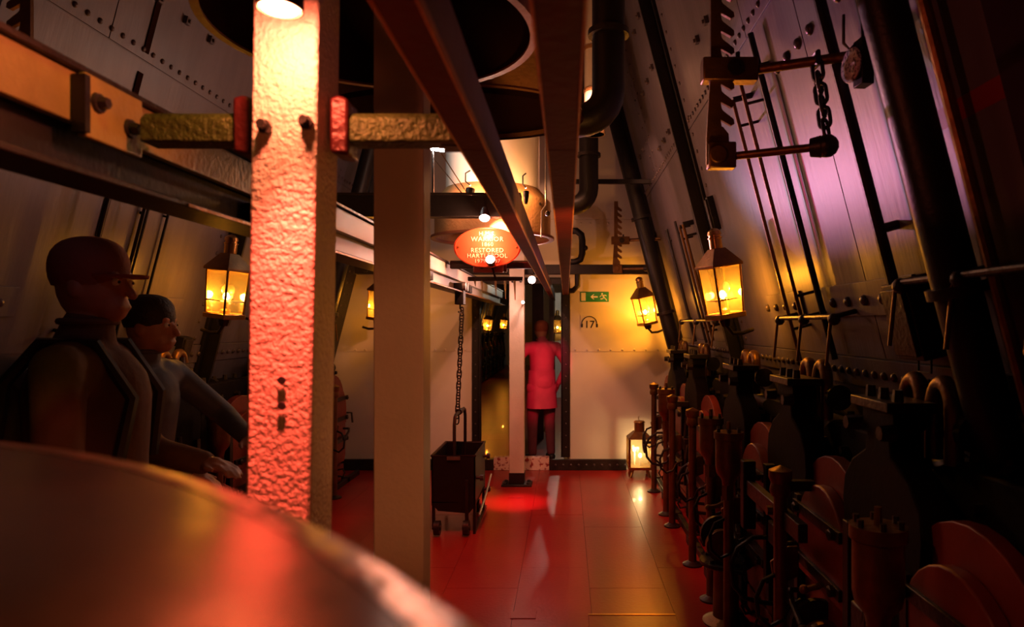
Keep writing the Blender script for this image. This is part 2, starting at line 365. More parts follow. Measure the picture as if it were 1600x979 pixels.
p6 = post(-.40, 9.6, .16, .06, 2.3, 'greybeam', 'dark riveted post just inside the passage')

# glaring lamp in front of the first post
def lamp_thing(loc, label, mk, r, energy, col, aim=None, body=True, dirv=(0, 0, -1), kind='POINT', size=80, lr=None, loff=.02, blend=.3, hang=None):
    t = thing('spot_lamp', loc, label, 'lamp'); d = Vector(dirv).normalized()
    mx = Vector((0, 0, 1)).rotation_difference(d).to_matrix().to_4x4()
    MB().lathe([(r*.55, -.09), (r*.8, -.07), (r*1.08, -.03), (r*1.12, .004), (r*1.02, .004), (r*.98, -.01)], mx=mx, n=20).build('housing', M['black'], t)
    MB().lathe([(r, -.005), (r*.8, .004), (r*.4, .009), (.0001, .011)], mx=mx, n=20).build('lens', M[mk], t)
    if not hang: MB().tube([(0, 0, .03), (-r*1.2, 0, .06), (-r*1.2, 0, .12), (0, 0, .14)], .006, 6).build('bracket', M['black'], t)
    if hang: MB().tube([-d*.08, Vector(hang)], .008, 8).build('hanger', M['black'], t)
    lo = light(kind, Vector(loc)+d*loff, energy, col, lr or r*.6, (Vector(loc)+d) if aim is None else aim, size, blend)
    return t
c = P(437, 12, 1.13)
lamp_thing(c, 'glaring round lamp at the top of the lumpy post', 'lampy', .034, 8.5, (1, .17, .085), loff=.02, lr=.02, kind='POINT')
light('SPOT', c+Vector((0, 0, -.03)), 135, (1, .085, .05), .02, (-.52, 1.235, 1.33), 38, 1.0)

# cross arms bolted to the posts
def cross_arm(y, z, xl0, xl1, blocks, xr0, xr1, m, label, half=.029):
    t = thing('cross_arm', ((xl1+xr0)/2, y, z), label, 'bracket'); X = lambda v: v-(xl1+xr0)/2
    for (a, b, nme) in ((xl0, xl1, 'arm'), (xr0, xr1, 'arm')):
        sgn = 1 if b <= (xl1+xr0)/2 else -1
        MB().prism([(-half, -half), (half, -half), (half, half*.5), (half*.5, half), (-half*.5, half), (-half, half*.5)], 'x', X(a), X(b)).build(nme, M[m], t, .004)
    for (a, b) in blocks:
        MB().prism([(X(a), -.05), (X(b), -.055), (X(b), .05), (X((a+b)/2), .058), (X(a), .053)], 'y', -.035, .035).build('clamp_block', M['clampred'], t, .006)
    return t
ca = cross_arm(1.315, 1.6+.374, -.805, -.627, ((-.627, -.588), (-.445, -.410)), -.410, -.20, 'olive', 'pitted cast arm clamped round the lumpy post, joining rail and centre beam')
pl = thing('rail_plate', (-.853, 1.27, 1.985), 'bolted ochre joint plate on the side rail, left of the lumpy post', 'plate')
MB().box(-.004, .012, -.075, .085, -.055, .058).build('plate', M['yellow'], pl, .003)
MB().box(-.004, .02, -.088, -.075, -.05, .05).build('plate_edge', M['black'], pl)
for (yy, zz) in ((-.045, .012), (.045, -.008)):
    o = MB().cyl((.012, yy, zz), (.018, yy, zz), .019, .017, 12).cyl((.018, yy, zz), (.032, yy, zz), .012, .010, 6).build('bolt', M['iron'], pl)
ca2 = cross_arm(4.95, 1.6+.435, -.84, -.66, ((-.665, -.625), (-.47, -.43)), -.44, -.2, 'iron', 'dark cast arm carrying the red oval plaque')

# ------------------------------------------------------------------ overhead rails
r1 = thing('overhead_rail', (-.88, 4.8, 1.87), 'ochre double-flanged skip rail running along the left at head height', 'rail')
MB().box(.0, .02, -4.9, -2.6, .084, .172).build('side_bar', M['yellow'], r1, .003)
MB().box(.0, .02, -2.596, 4.4, .084, .172).build('side_bar', M['white'], r1, .003)  # far length painted pale to stand for white lamp light
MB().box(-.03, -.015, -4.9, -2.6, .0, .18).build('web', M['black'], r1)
MB().box(-.03, -.015, -2.6, 4.4, .0, .18).build('web', M['white'], r1)  # web black near, pale far: shade and lamp light as colour
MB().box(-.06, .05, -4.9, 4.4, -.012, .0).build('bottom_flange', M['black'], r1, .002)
MB().box(.044, .052, -3.3, 4.4, -.011, -.004).build('flange_highlight', M['edge'], r1)  # painted highlight, only where the edge catches orange light
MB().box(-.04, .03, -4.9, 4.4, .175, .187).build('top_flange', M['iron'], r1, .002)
for i, yy in enumerate((-2.9, -.6, 1.2)):
    MB().box(-.03, .03, yy, yy+.16, .012, .07).build('fish_plate', M['black'], r1, .003)
def beam(x0, x1, z0, z1, ya, yb, label, m1, m2):
    t = thing('overhead_beam', ((x0+x1)/2, 1.29, z0), label, 'beam'); hx = (x1-x0)/2; ya -= 1.29; yb -= 1.29
    for a, b in ((ya, -.0015), (.0015, yb)):
        MB().box(-hx, hx, a, b, 0, .012).build('bottom_flange', M[m1], t, .001)
    MB().box(-hx*.8, hx*.9, ya, yb, .012, z1-z0).build('web', M[m2], t)
    for sx in (-1, 1): MB().box(sx*hx-.0018, sx*hx+.0018, ya, yb, -.001, .013).build('flange_highlight', M['edge'], t, .0008)  # thin strips painted as highlights on both edges
    return t
beam(-.200, -.152, 1.93, 2.03, .2, 9.3, 'dark red centre beam slanting past the plaque to the passage', 'redbeam', 'greybeam')
beam(-.036, .020, 1.93, 2.03, .2, 9.1, 'dark red beam straight overhead, right of the centre one', 'redbeam', 'greybeam')
jb = thing('beam_bracket', P(716, 232, 1.33), 'small black bracket under the centre beam joint', 'bracket')
MB().prism([(-.03, 0), (.03, 0), (.03, .02), (-.0, .045), (-.03, .045)], 'y', -.02, .03).build('bracket', M['iron'], jb, .002)
cb = thing('cross_beam', (-1.3, 4.85, 2.36), 'black cross beam below the cream vent trunk', 'beam')
MB().box(-.98, .98, -.05, .05, 0, .15).build('web', M['black'], cb, .004)
MB().box(-.98, .98, -.07, .07, .15, .165).build('top_flange', M['iron'], cb)
cb2 = thing('cross_beam', (-.62, 7.2, 2.13), 'dark cross beam above the passage head', 'beam')
MB().box(-1.6, 1.5, -.05, .05, 0, .10).build('web', M['black'], cb2, .004)
for i in range(5):
    MB().box(-1.5+i*.1, -1.46+i*.1, -.07, -.05, .02, .08).build('cleat', M['iron'], cb2)
cb3 = thing('cross_beam', (.45, 6.7, 2.98), 'thin dark cross bar high on the right before the bulkhead', 'beam')
MB().box(-.42, .42, -.02, .02, 0, .045).build('bar', M['black'], cb3, .003)

# ------------------------------------------------------------------ ventilators
va = thing('vent_cowl', (-.59, 2.1, 2.5), 'wide round bell-mouth vent nearest overhead, dark inside', 'vent')
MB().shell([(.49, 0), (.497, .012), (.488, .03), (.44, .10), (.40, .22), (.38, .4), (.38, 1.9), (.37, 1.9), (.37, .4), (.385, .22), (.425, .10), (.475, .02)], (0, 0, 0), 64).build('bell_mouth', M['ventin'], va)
MB().shell([(.478, -.004), (.502, -.004), (.502, .03), (.498, .03), (.496, .004), (.478, .004)], (0, 0, 0), 72).build('rim', M['ventred'], va)
MB().shell([(.37, .3), (.36, .3), (.36, .32), (.37, .32)], (0, 0, 0), 48).build('inner_ring', M['ventin'], va)
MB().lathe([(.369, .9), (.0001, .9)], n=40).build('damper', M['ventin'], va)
vb = thing('vent_duct', (-.50, 2.98, 2.5), 'brown oval vent trunk behind the round bell mouth', 'vent')
MB().shell([(.56, .0), (.57, .01), (.57, .03), (.555, .035), (.555, 1.9), (.54, 1.9), (.54, .0)], (0, 0, 0), 64, .62).build('casing', M['brown'], vb)
MB().shell([(.545, -.004), (.575, -.004), (.575, .018), (.545, .018)], (0, 0, 0), 64, .62).build('lip', M['ventin'], vb)
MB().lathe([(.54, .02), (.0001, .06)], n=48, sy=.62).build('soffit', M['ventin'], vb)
vc = thing('vent_duct', (-.60, 5.57, 2.29), 'cream round vent trunk glowing above the plaque', 'vent')
MB().shell([(.38, .40), (.38, 2.1), (.37, 2.1), (.37, .40)], (0, 0, 0), 48).build('duct_wall', M['white'], vc)
MB().shell([(.47, .02), (.47, .30), (.385, .40), (.37, .40), (.46, .29), (.46, .02)], (0, 0, 0), 48).build('skirt', M['brown'], vc)
MB().shell([(.50, 0), (.50, .02), (.46, .025), (.46, 0)], (0, 0, 0), 48).build('lip', M['ventred'], vc)
MB().lathe([(.46, .2), (.0001, .25)], n=40).build('damper', M['ventin'], vc)
for i in range(8):
    a = i*math.pi/4+.2; inst(type('q', (), {'data': bolt_me}), 'bolt', (.47*math.cos(a), .47*math.sin(a), .25), Vector((0, 0, 1)).rotation_difference(Vector((math.cos(a), math.sin(a), 0))).to_euler(), vc, (.6,)*3)
def vpipe(x, y, z, r, label, top, xl):
    t = thing('vent_pipe', (x, y, z), label, 'pipe')
    pts = [(0, 0, top-z), (0, 0, .16)]+[(-.16+.16*math.cos(a), 0, .16-.16*math.sin(a)) for a in [R(15*k) for k in range(1, 7)]]+[(xl-x, 0, 0)]
    MB().tube(pts, r, 20).build('pipe', M['black'], t)
    MB().lathe([(r*1.25, 0), (r*1.25, .03)], n=20, c=(0, 0, .45)).build('flange', M['iron'], t)
    MB().tube([(xl-x, 0, 0), (xl-x+.03, 0, 0)], r*1.25, 20).build('flange', M['iron'], t)
    return t
t = thing('vent_duct', (.235, 5.75, 3.2), 'pale narrow duct seen between the overhead beam and the thick black pipe', 'vent')
MB().lathe([(.085, 0), (.085, 1.2)], n=20).build('duct_wall', M['white'], t)
for z in (.0, .35, .7): MB().lathe([(.092, z), (.092, z+.03)], n=20).build('band', M['brown'], t)
vpipe(.225, 3.65, 2.69, .088, 'thick black bent vent pipe at top, right of the overhead beams', 4.4, -.1)
vpipe(.205, 6.27, 2.69, .088, 'black bent vent pipe farther back, below the thick one', 4.4, -.05)
t = thing('pipe_loop', P(895, 405, 7.2), 'black loop-shaped pipe low beside the overhead beam end', 'pipe')
MB().tube([(-.06, 0, .30), (.04, 0, .30), (.09, 0, .26), (.10, 0, .2), (.10, 0, .06), (.08, 0, 0), (.02, 0, -.03), (-.08, 0, -.03)], .036, 12).build('loop', M['black'], t)
MB().tube([(.05, 0, -.05), (.05, 0, -.28), (.0, 0, -.33), (-.06, 0, -.33)], .03, 12).build('tail', M['black'], t)
MB().ball((.13, 0, .12), .03).build('knob', M['iron'], t)
t = thing('hanger_rod', P(853, 305, 4.9), 'bright thin rod hanging between the overhead beams', 'rod')
MB().tube([(0, 0, 1.92), (0, 0, -.07), (-.03, 0, -.11), (-.035, 0, -.30)], .006, 8).build('rod', M['steel'], t)
MB().ball((.012, 0, -.13), .02).build('eye', M['iron'], t)

# ------------------------------------------------------------------ plaque, its lamps and the peg rack
t = thing('plaque', (-.553, 4.78, 2.14), 'red oval plaque with raised lettering hanging under the vent', 'plaque')
MB().lathe([(.235, 0), (.235, .008), (.229, .010), (.0001, .010)], n=64, mx=Matrix.Rotation(R(90), 4, 'X') @ Matrix.Diagonal((1, .60, 1, 1))).build('plate', M['plaque'], t)
MB().shell([(.225, 0), (.225, .004), (.220, .004), (.220, 0)], (0, 0, 0), 64, .60).build('border', M['plaque'], t).matrix_local = Matrix.Translation((0, -.010, 0)) @ Matrix.Rotation(R(90), 4, 'X')
for sx in (-1, 1): MB().lathe([(.009, 0), (.008, .005), (.0001, .007)], n=10, mx=Matrix.Translation((sx*.205, -.01, 0)) @ Matrix.Rotation(R(90), 4, 'X')).build('screw', M['brass'], t)
def text(s, size, m, parent, loc, rot=(R(90), 0, 0), ext=.002, name='lettering', sp=1.0):
    cu = bpy.data.curves.new(name, 'FONT'); cu.body = s; cu.size = size; cu.extrude = ext; cu.align_x = 'CENTER'; cu.align_y = 'CENTER'; cu.offset = size*(.012 if name == 'numeral' else .002); cu.space_character = sp; cu.resolution_u = 2
    o = bpy.data.objects.new('tmp_text', cu); COL.objects.link(o); bpy.context.view_layer.update()
    me = bpy.data.meshes.new_from_object(o); bpy.data.objects.remove(o); me.materials.clear(); me.materials.append(M[m])
    o = bpy.data.objects.new(name, me); COL.objects.link(o); o.parent = parent; o.location = loc; o.rotation_euler = rot; return o
for s_, z, sz in (('H.M.S.', .094, .040), ('WARRIOR', .056, .046), ('1860', .020, .040), ('RESTORED', -.022, .044), ('HARTLEPOOL', -.060, .042), ('1979-1987', -.097, .038)):
    text(s_, sz, 'letters', t, (0, -.013, z), sp=1.12)
t = thing('plaque_bracket', (-.553, 4.86, 1.97), 'red clamp block with two bolts below the plaque', 'bracket')
MB().box(-.105, .105, -.04, .03, 0, .075).build('block', M['doorred'], t, .006)
MB().box(-.03, .03, -.02, .03, .075, .14).build('neck', M['doorred'], t, .003)
for sx in (-.045, .045): MB().cyl((sx, -.04, .04), (sx, -.062, .04), .017, .014, 8).build('bolt', M['iron'], t)
t = thing('peg_rack', (-.50, 5.0, 1.80), 'row of pale pegs pointing down below the plaque', 'rack')
MB().box(-.22, .18, -.02, .02, .12, .15).build('bar', M['iron'], t, .003)
for i, (dx, l) in enumerate(((-.17, .05), (-.12, .09), (-.02, .12), (.05, .14), (.12, .15))): MB().cyl((dx, -.01, .13), (dx+.006, -.01, .13-l), .010, .003, 8).build('peg', M['white'], t)
lamp_thing(P(757, 340, 4.66), 'dazzling white lamp just above the red plaque', 'lampw', .034, 9, (1, .45, .25), dirv=(.05, -.6, -.8), kind='POINT', loff=.06, hang=(0, .2, .05))
lamp_thing(P(766, 405, 4.70), 'hot lamp at the foot of the red plaque', 'lampw', .030, 8, (1, .34, .16), dirv=(0, -1, .35), kind='POINT', loff=.03, hang=(.02, .15, -.12))
lamp_thing(P(831, 437, 6.5), 'pinkish white starry lamp above the passage', 'lampp', .034, 9, (1, .45, .35), dirv=(.1, -1, -.2), kind='POINT', loff=.05, hang=(0, .7, .2))
lamp_thing(P(817, 472, 6.6), 'small dim lamp on the cream post by the passage', 'lampp', .014, 1.5, (1, .6, .5), dirv=(0, -1, -.1), kind='POINT', loff=.04, hang=(.0, .25, 0))
# bar lamp and its two stays, and the up-light of the cream trunk
t = thing('bar_lamp', P(684, 232, 4.9), 'short white bar lamp high left of the cream vent trunk', 'lamp')
MB().tube([(-.045, 0, 0), (.045, 0, -.012)], .012, 10).build('tube', M['lampw'], t)
MB().tube([(-.05, 0, .0), (-.05, 0, .07)], .009, 8).build('tip', M['lampw'], t)
MB().cyl((-.04, .03, -.01), (-.04, .03, -.35), .008).build('stem', M['iron'], t)
t = thing('stay_rod', P(690, 240, 4.85), 'upper of two thin stays slanting from the bar lamp', 'rod'); MB().tube([(0, 0, 0), (.20, 0, -.31)], .004, 6).build('rod', M['brass'], t)
t = thing('stay_rod', P(678, 248, 4.84), 'lower of two thin stays slanting from the bar lamp', 'rod'); MB().tube([(0, 0, 0), (.22, 0, -.27)], .004, 6).build('rod', M['steel'], t)
lamp_thing(P(735, 296, 4.98), 'warm up-light on the cross beam against the cream trunk', 'lampy', .03, 22, (1, .34, .15), dirv=(.1, .25, 1), kind='POINT', loff=.03)
lamp_thing(P(822, 300, 5.05), 'second warm up-light at the right foot of the cream trunk', 'lampy', .02, 12, (1, .40, .14), dirv=(0, .2, 1), kind='POINT', loff=.03)

# ------------------------------------------------------------------ lanterns
def wall_lantern(loc, label, tilt, energy, bracket_side, small=False):
    t = thing('wall_lantern', loc, label, 'lantern', 'amber wall lanterns in the far compartment' if small else None)
    t.rotation_euler = (0, tilt, R(20)*bracket_side)
    a, b, h = .083, .072, .26    # half width at top / bottom, body height
    q = MB()
    for sx in (-1, 1):
        for sy in (-1, 1):
            q.tube([(sx*b, sy*b, .03), (sx*a, sy*a, .03+h)], .007, 6)
    for z, s_ in ((.03, b), (.03+h, a), (.03+h*.30, b+.004)):
        k = s_; q.tube([(-k, -k, z), (k, -k, z), (k, k, z), (-k, k, z)], .006, 6, closed=True)
    q.build('frame', M['brass'], t)
    MB().box(-b-.012, b+.012, -b-.012, b+.012, 0, .03).build('tray', M['brass'], t, .004)
    s4 = [(-1, -1), (1, -1), (1, 1), (-1, 1)]
    hd = [Vector((x*(a+.014), y*(a+.014), .03+h)) for x, y in s4]+[Vector((x*(a+.014), y*(a+.014), .045+h)) for x, y in s4]+[Vector((x*.036, y*.036, .135+h)) for x, y in s4]
    MB().add(hd, [(3, 2, 1, 0), (8, 9, 10, 11)]+[(i, (i+1) % 4, 4+(i+1) % 4, 4+i) for i in range(4)]+[(4+i, 4+(i+1) % 4, 8+(i+1) % 4, 8+i) for i in range(4)]).build('hood', M['dullbrass'], t, .002)
    MB().lathe([(.036, .135+h), (.036, .19+h), (.041, .192+h), (.041, .198+h), (.034, .20+h), (.034, .21+h), (.040, .212+h), (.036, .232+h), (.02, .245+h), (.0001, .25+h)], n=18).build('chimney', M['brass'], t)
    for i in range(4):
        (x0, y0), (x1, y1) = s4[i], s4[(i+1) % 4]
        MB().add([(x0*b, y0*b, .03), (x1*b, y1*b, .03), (x1*a, y1*a, .03+h), (x0*a, y0*a, .03+h)], [(0, 1, 2, 3)]).build('pane', M['glass'], t)
    MB().lathe([(.03, .03), (.03, .05), (.016, .06), (.012, .10), (.0001, .10)], n=12).build('burner', M['brass'], t)
    bl = MB().ball((0, 0, .135), .019, 12, (1, 1, 1.3)).build('bulb', M['bulb'], t)
    MB().lathe([(.035, 0), (.03, .004), (.012, .008), (.0001, .008)], n=14, mx=Matrix.Translation((.07*bracket_side, .06, .17)) @ Matrix.Rotation(R(-90)*bracket_side, 4, 'Y')).build('reflector', M['steel'], t)
    if not small:
        MB().tube([(0, 0, 0), (0, 0, -.04), (.03*bracket_side, 0, -.09), (.10*bracket_side, .0, -.10), (.17*bracket_side, 0, -.09)], .012, 8).build('bracket', M['iron'], t)
        MB().lathe([(.03, -.045), (.04, -.02), (.04, 0)], n=8).build('socket', M['iron'], t)
    lo = light('POINT', Vector(loc)+Vector((0, 0, .14)), energy, AMBER, .02)
    return t
wall_lantern(P(1134, 497, 3.85), 'large amber lantern on the right wall beside the dark rib', R(-9), 14, 1)
wall_lantern(P(1012, 507, 7.15), 'amber lantern half hidden where the right wall meets the bulkhead', R(-12), 28, 1)
wall_lantern(P(350, 497, 4.15), 'large amber lantern on the left wall beside the lumpy post', R(7), 11, -1)
wall_lantern(P(590, 500, 6.9), 'lantern on the left wall seen between the first two posts', R(7), 14, -1)
wall_lantern(P(761, 517, 17.0), 'amber lantern nearer of two beyond the passage', R(7), 22, -1, True)
wall_lantern(P(786, 514, 21.5), 'amber lantern farther of two beyond the passage', R(7), 22, -1, True)
wall_lantern(P(871, 521, 14.75), 'small amber lantern on the pale partition beyond the passage', 0, 3, 1, True)

t = thing('floor_lantern', (.775, 7.25, 0), 'square brass lantern with two candle bulbs standing on the red floor', 'lantern')
for sx in (-1, 1):
    for sy in (-1, 1): MB().tube([(sx*.10, sy*.10, 0), (sx*.075, sy*.075, .08)], .014, 8).build('leg', M['brass'], t)
MB().box(-.125, .125, -.125, .125, .08, .11).build('tray', M['brass'], t, .004)
q = MB()
for sx in (-1, 1):
    for sy in (-1, 1): q.box(sx*.115-.013, sx*.115+.013, sy*.115-.013, sy*.115+.013, .11, .40)
q.build('frame', M['brass'], t, .003)
s4 = [(-1, -1), (1, -1), (1, 1), (-1, 1)]
hd = [Vector((x*.13, y*.13, .40)) for x, y in s4]+[Vector((x*.06, y*.06, .47)) for x, y in s4]
MB().add(hd, [(3, 2, 1, 0), (4, 5, 6, 7)]+[(i, (i+1) % 4, 4+(i+1) % 4, 4+i) for i in range(4)]).build('hood', M['dullbrass'], t, .003)
MB().lathe([(.055, .47), (.055, .56), (.062, .565), (.05, .58), (.0001, .585)], n=20).build('chimney', M['brass'], t)
MB().tube([(0, 0, .58), (-.012, 0, .61), (-.004, 0, .63)], .004, 6).build('hook', M['brass'], t)
for (x0, y0), (x1, y1) in zip(s4, s4[1:]+s4[:1]):
    MB().add([(x0*.112, y0*.112, .11), (x1*.112, y1*.112, .11), (x1*.112, y1*.112, .40), (x0*.112, y0*.112, .40)], [(0, 1, 2, 3)]).build('pane', M['glass'], t)
for (dx, dy, z) in ((.005, -.03, .22), (-.05, .04, .27)):
    k = MB().cyl((dx, dy, .11), (dx, dy, z-.02), .012).build('candle', M['wax'], t); MB().ball((dx, dy, z), .016, 10, (1, 1, 1.4)).build('flame', M['bulbw'], k)
light('POINT', (.78, 7.22, .24), 3.0, (1, .7, .38), .02)

lamp_thing((.05, 12.6, 2.5), 'added unseen white lamp beyond the passage', 'lampw', .05, 30, (1, .9, .7), dirv=(0, .3, -1), kind='POINT', loff=.08, hang=(0, 0, 1.95))  # added out of sight to light the pale partition
# ------------------------------------------------------------------ signs on the bulkhead
t = thing('exit_sign', P(929, 463.5, YB-.009), 'green exit sign with running figure and left arrow on the bulkhead', 'sign')
MB().box(-.158, .158, -.005, 0, -.056, .056).build('board', M['green'], t, .001)
MB().box(-.148, -.098, -.007, -.005, -.045, .045).build('door_symbol', M['signwhite'], t)
MB().prism([(-.045, 0), (-.015, .028), (-.002, .028), (-.02, .008), (.035, .008), (.035, -.008), (-.02, -.008), (-.002, -.028), (-.015, -.028)], 'y', -.007, -.005).build('arrow', M['signwhite'], t)
q = MB(); q.lathe([(.010, 0), (.010, .002)], n=12, mx=Matrix.Translation((.083, -.005, .032)) @ Matrix.Rotation(R(90), 4, 'X'))
for a, b, r_ in (((.09, .018), (.105, -.008), .009), ((.088, .016), (.066, .012), .005), ((.066, .012), (.058, -.004), .005), ((.094, .014), (.118, .02), .005), ((.118, .02), (.132, .008), .005), ((.103, -.008), (.082, -.022), .006), ((.082, -.022), (.064, -.022), .006), ((.105, -.008), (.124, -.024), .006), ((.124, -.024), (.136, -.042), .006)):
    q.tube([(a[0], -.006, a[1]), (b[0], -.006, b[1])], r_, 6)
q.build('running_figure', M['signwhite'], t)
t = thing('audio_sign', P(921, 504, YB-.009), 'square pale sticker numbered 17 with a headphone symbol', 'sign')
MB().box(-.10, .10, -.003, 0, -.085, .085).build('board', M['white'], t)
text('17', .115, 'signblack', t, (0, -.004, -.022), name='numeral', ext=.001)
q = MB(); q.tube([(.085*math.cos(a), -.005, -.015+.085*math.sin(a)) for a in [R(5+17*k) for k in range(11)]], .005, 6)
for sx in (-1, 1): q.box(sx*.083-.010, sx*.083+.010, -.007, -.003, -.05, -.01)
q.build('headphone_symbol', M['signblack'], t)

# ------------------------------------------------------------------ coal skip and chains
link_t = MB(); pts = []
def link_mesh(L, wd, r, m):
    hl = L/2-wd/2+r; pts = [(wd/2*math.cos(a)-0, 0, hl+wd/2*math.sin(a)) for a in [R(180*k/6) for k in range(7)]]+[(wd/2*math.cos(a), 0, -hl+wd/2*math.sin(a)) for a in [R(180+180*k/6) for k in range(7)]]
    o = MB().tube(pts, r, 6, closed=True).build('link', M[m]); me = o.data; bpy.data.objects.remove(o); return me
def chain(p0, p1, L, wd, r, label, m='iron', sag=0):
    p0, p1 = Vector(p0), Vector(p1); t = thing('chain', p1, label, 'chain'); me = link_mesh(L, wd, r, m)
    d = (p1-p0); n = max(2, int(d.length/(L-3.0*r))); q = Vector((0, 0, -1)).rotation_difference(d.normalized()).to_matrix().to_4x4()
    for i in range(n):
        f = (i+.5)/n; c = p0+d*f+Vector((sag*math.sin(math.pi*f), 0, 0))
        o = bpy.data.objects.new('link', me); COL.objects.link(o); o.parent = t
        o.matrix_local = Matrix.Translation(c-p1) @ q @ Matrix.Rotation(R(45 if i % 2 else -45)+random.uniform(-.15, .15), 4, 'Z')
    return t
chain(P(722, 482, 5.5), P(714, 660, 5.5), .062, .036, .0055, 'long iron chain hanging from the side rail to the coal skip')
t = thing('rail_trolley', P(719, 462, 5.5), 'black trolley on the side rail from which the long chain hangs', 'trolley')
MB().box(-.035, .035, -.06, .06, -.07, .06).build('cheek', M['black'], t, .004); MB().box(-.055, .03, -.09, .09, .05, .10).build('carriage', M['black'], t, .004)
for sy in (-1, 1): MB().cyl((.03, sy*.06, .075), (.055, sy*.06, .075), .035).build('wheel', M['steel'], t)
MB().tube([(0, 0, -.06), (0, 0, -.10), (.015, 0, -.12), (.0, 0, -.14), (-.015, 0, -.125)], .008, 8).build('hook', M['iron'], t)
t = thing('coal_skip', (-.86, 5.52, 0), 'black open-topped coal skip on small wheels under the chain', 'coal skip')
x0, x1, y0, y1, zb, zt = -.17, .165, -.31, .31, .24, .60
MB().box(x0, x1, y0, y0+.012, zb, zt).build('front_panel', M['black'], t, .002)
MB().box(x0, x1, y1-.012, y1, zb, zt).build('back_panel', M['black'], t, .002)
for xx in (x0, x1-.012): MB().prism([(y0, zb-.02), (y1, zb-.02), (y1, zt), (y0, zt)], 'x', xx, xx+.012).build('side_panel', M['black'], t, .002)
MB().prism([(x0, zb), (x0+.05, zb-.06), (x1-.05, zb-.08), (x1, zb-.02), (x1, zb), (x0, zb+.01)], 'y', y0, y1).build('bottom', M['black'], t)
q = MB(); q.tube([(x0, y0, zt), (x1, y0, zt), (x1, y1, zt), (x0, y1, zt)], .009, 6, closed=True); q.build('rim', M['iron'], t)
for yy in (y0+.02, y1-.04):
    for xx in (x0, x1-.02): MB().box(xx, xx+.022, yy, yy+.022, .03, zb+.02).build('leg', M['iron'], t)
q = MB().tube([(.0, y0+.03, zt-.10), (.0, y0+.03, .83), (0, y0+.06, .885), (0, y0+.11, .90), (0, y1-.11, .90), (0, y1-.06, .885), (0, y1-.03, .83), (0, y1-.03, zt-.1)], .013, 10).build('bail', M['iron'], t)
MB().tube([(0, -.05, .90), (0, .05, .90)], .024, 10).build('bail_sleeve', M['iron'], t)
for (xx, yy) in ((.10, -.34), (-.12, -.34), (.10, .30)):
    MB().cyl((xx-.022, yy, .06), (xx+.022, yy, .06), .055, n=18).cyl((xx-.03, yy, .06), (xx+.03, yy, .06), .02).build('wheel', M['iron'], t)
MB().box(.09, .115, y0-.03, y0, .09, .42).build('wheel_bracket', M['iron'], t, .002)
for (yy, z) in ((-.25, .42), (.2, .50), (.22, .22)): MB().cyl((x1, yy, z), (x1+.04, yy, z), .012).cyl((x1+.03, yy, z), (x1+.055, yy, z), .026, .022, 8).build('catch', M['iron'], t)
MB().tube([(x1+.02, -.25, .13), (x1+.03, .1, .2), (x1+.05, .33, .32)], .009, 8).build('lever', M['steel'], t)
MB().box(x1-.02, x1+.0, y0+.01, y1+.12, .0, .03).build('runner', M['iron'], t)
MB().box(-.05, .05, y0-.015, y0, zt-.03, zt-.005).build('label_hasp', M['steel'], t)

# ------------------------------------------------------------------ toothed racks with swinging bars
def rack(side, Y, label, s=1):
    base = Vector((.52*1, Y, 1.6+.585)); mir = (lambda v: v) if side > 0 else (lambda v: Vector((-v[0], v[1], v[2])))
    loc = Vector((base.x if side > 0 else -1.3-base.x, base.y, base.z))
    t = thing('toothed_rack', loc, label, 'rack'); T = lambda x, y, z: tuple(mir(Vector((x, y, z))))
    k = 2.37/1067
    poly = [(-.035, -.03), (.03, -.035), (.045, .02), (.042, .075), (.022, .10)]
    z = .10
    for i in range(9):
        if i == 3: poly += [(.02, z), (.02, z+.06)]; z += .06; continue
        poly += [(.018, z+.0), (.014, z+.024), (.050, z+.004), (.062, z+.010), (.060, z+.026), (.022, z+.056)]; z += .062
    poly += [(.02, z+.05), (-.02, z+.05), (-.02, .30), (-.035, .06)]
    if side < 0: poly = [(-a, b) for a, b in poly]
    MB().prism(poly, 'y', -.008, .008).build('toothed_plate', M['dullbrass'], t, .0015)
    bx = lambda a, b: (min(a, b), max(a, b))
    a, b = bx(T(-.05, 0, 0)[0], T(.14, 0, 0)[0]); MB().box(a, b, -.03, .03, .255, .335).build('slider_block', M['dullbrass'], t, .005)
    MB().cyl(T(.058, -.03, .295), T(.058, -.042, .295), .028).cyl(T(.058, -.04, .295), T(.058, -.05, .295), .013, n=6).build('bolt', M['iron'], t)
    MB().cyl(T(.075, 0, .335), T(.075, 0, .36), .008).build('pin', M['iron'], t)
    MB().tube([T(.14, 0, .30), T(.45, -.15, .295)], .017, 12).build('upper_bar', M['dullbrass'], t)
    a, b = bx(T(-.03, 0, 0)[0], T(.065, 0, 0)[0]); MB().box(a, b, -.025, .025, -.045, .045).cyl(T(-.0, -.025, 0), T(0, -.035, 0), .032).build('pivot_block', M['dullbrass'], t, .006)
    MB().tube([T(.06, 0, 0), T(.32, -.15, -.005)], .014, 12).build('lower_bar', M['dullbrass'], t)
    q = MB().ball(T(.325, -.155, -.005), .038, 14, (1, 1, 1)); q.cyl(T(.28, -.13, -.005), T(.31, -.145, -.005), .03, .036).build('weight', M['iron'], t)
    up = Vector(T(.315, -.085, .30)); MB().tube([up+Vector((-.0, -.025, -.02)), up+Vector((0, -.02, .02)), up+Vector((0, .02, .02)), up+Vector((0, .02, -.02))], .009, 8, closed=True).build('shackle', M['iron'], t)
    chain(loc+up+Vector((0, -.01, -.02)), loc+Vector(T(.325, -.155, .028)), .062, .036, .0065, label.replace('toothed bronze rack', 'short heavy chain') , 'iron')
    return t
rack(1, 2.37, 'toothed bronze rack hanging large at upper right')
rack(1, 7.15, 'toothed bronze rack hanging small beside the bulkhead')
rack(-1, 2.30, 'toothed bronze rack cut by the top left corner')

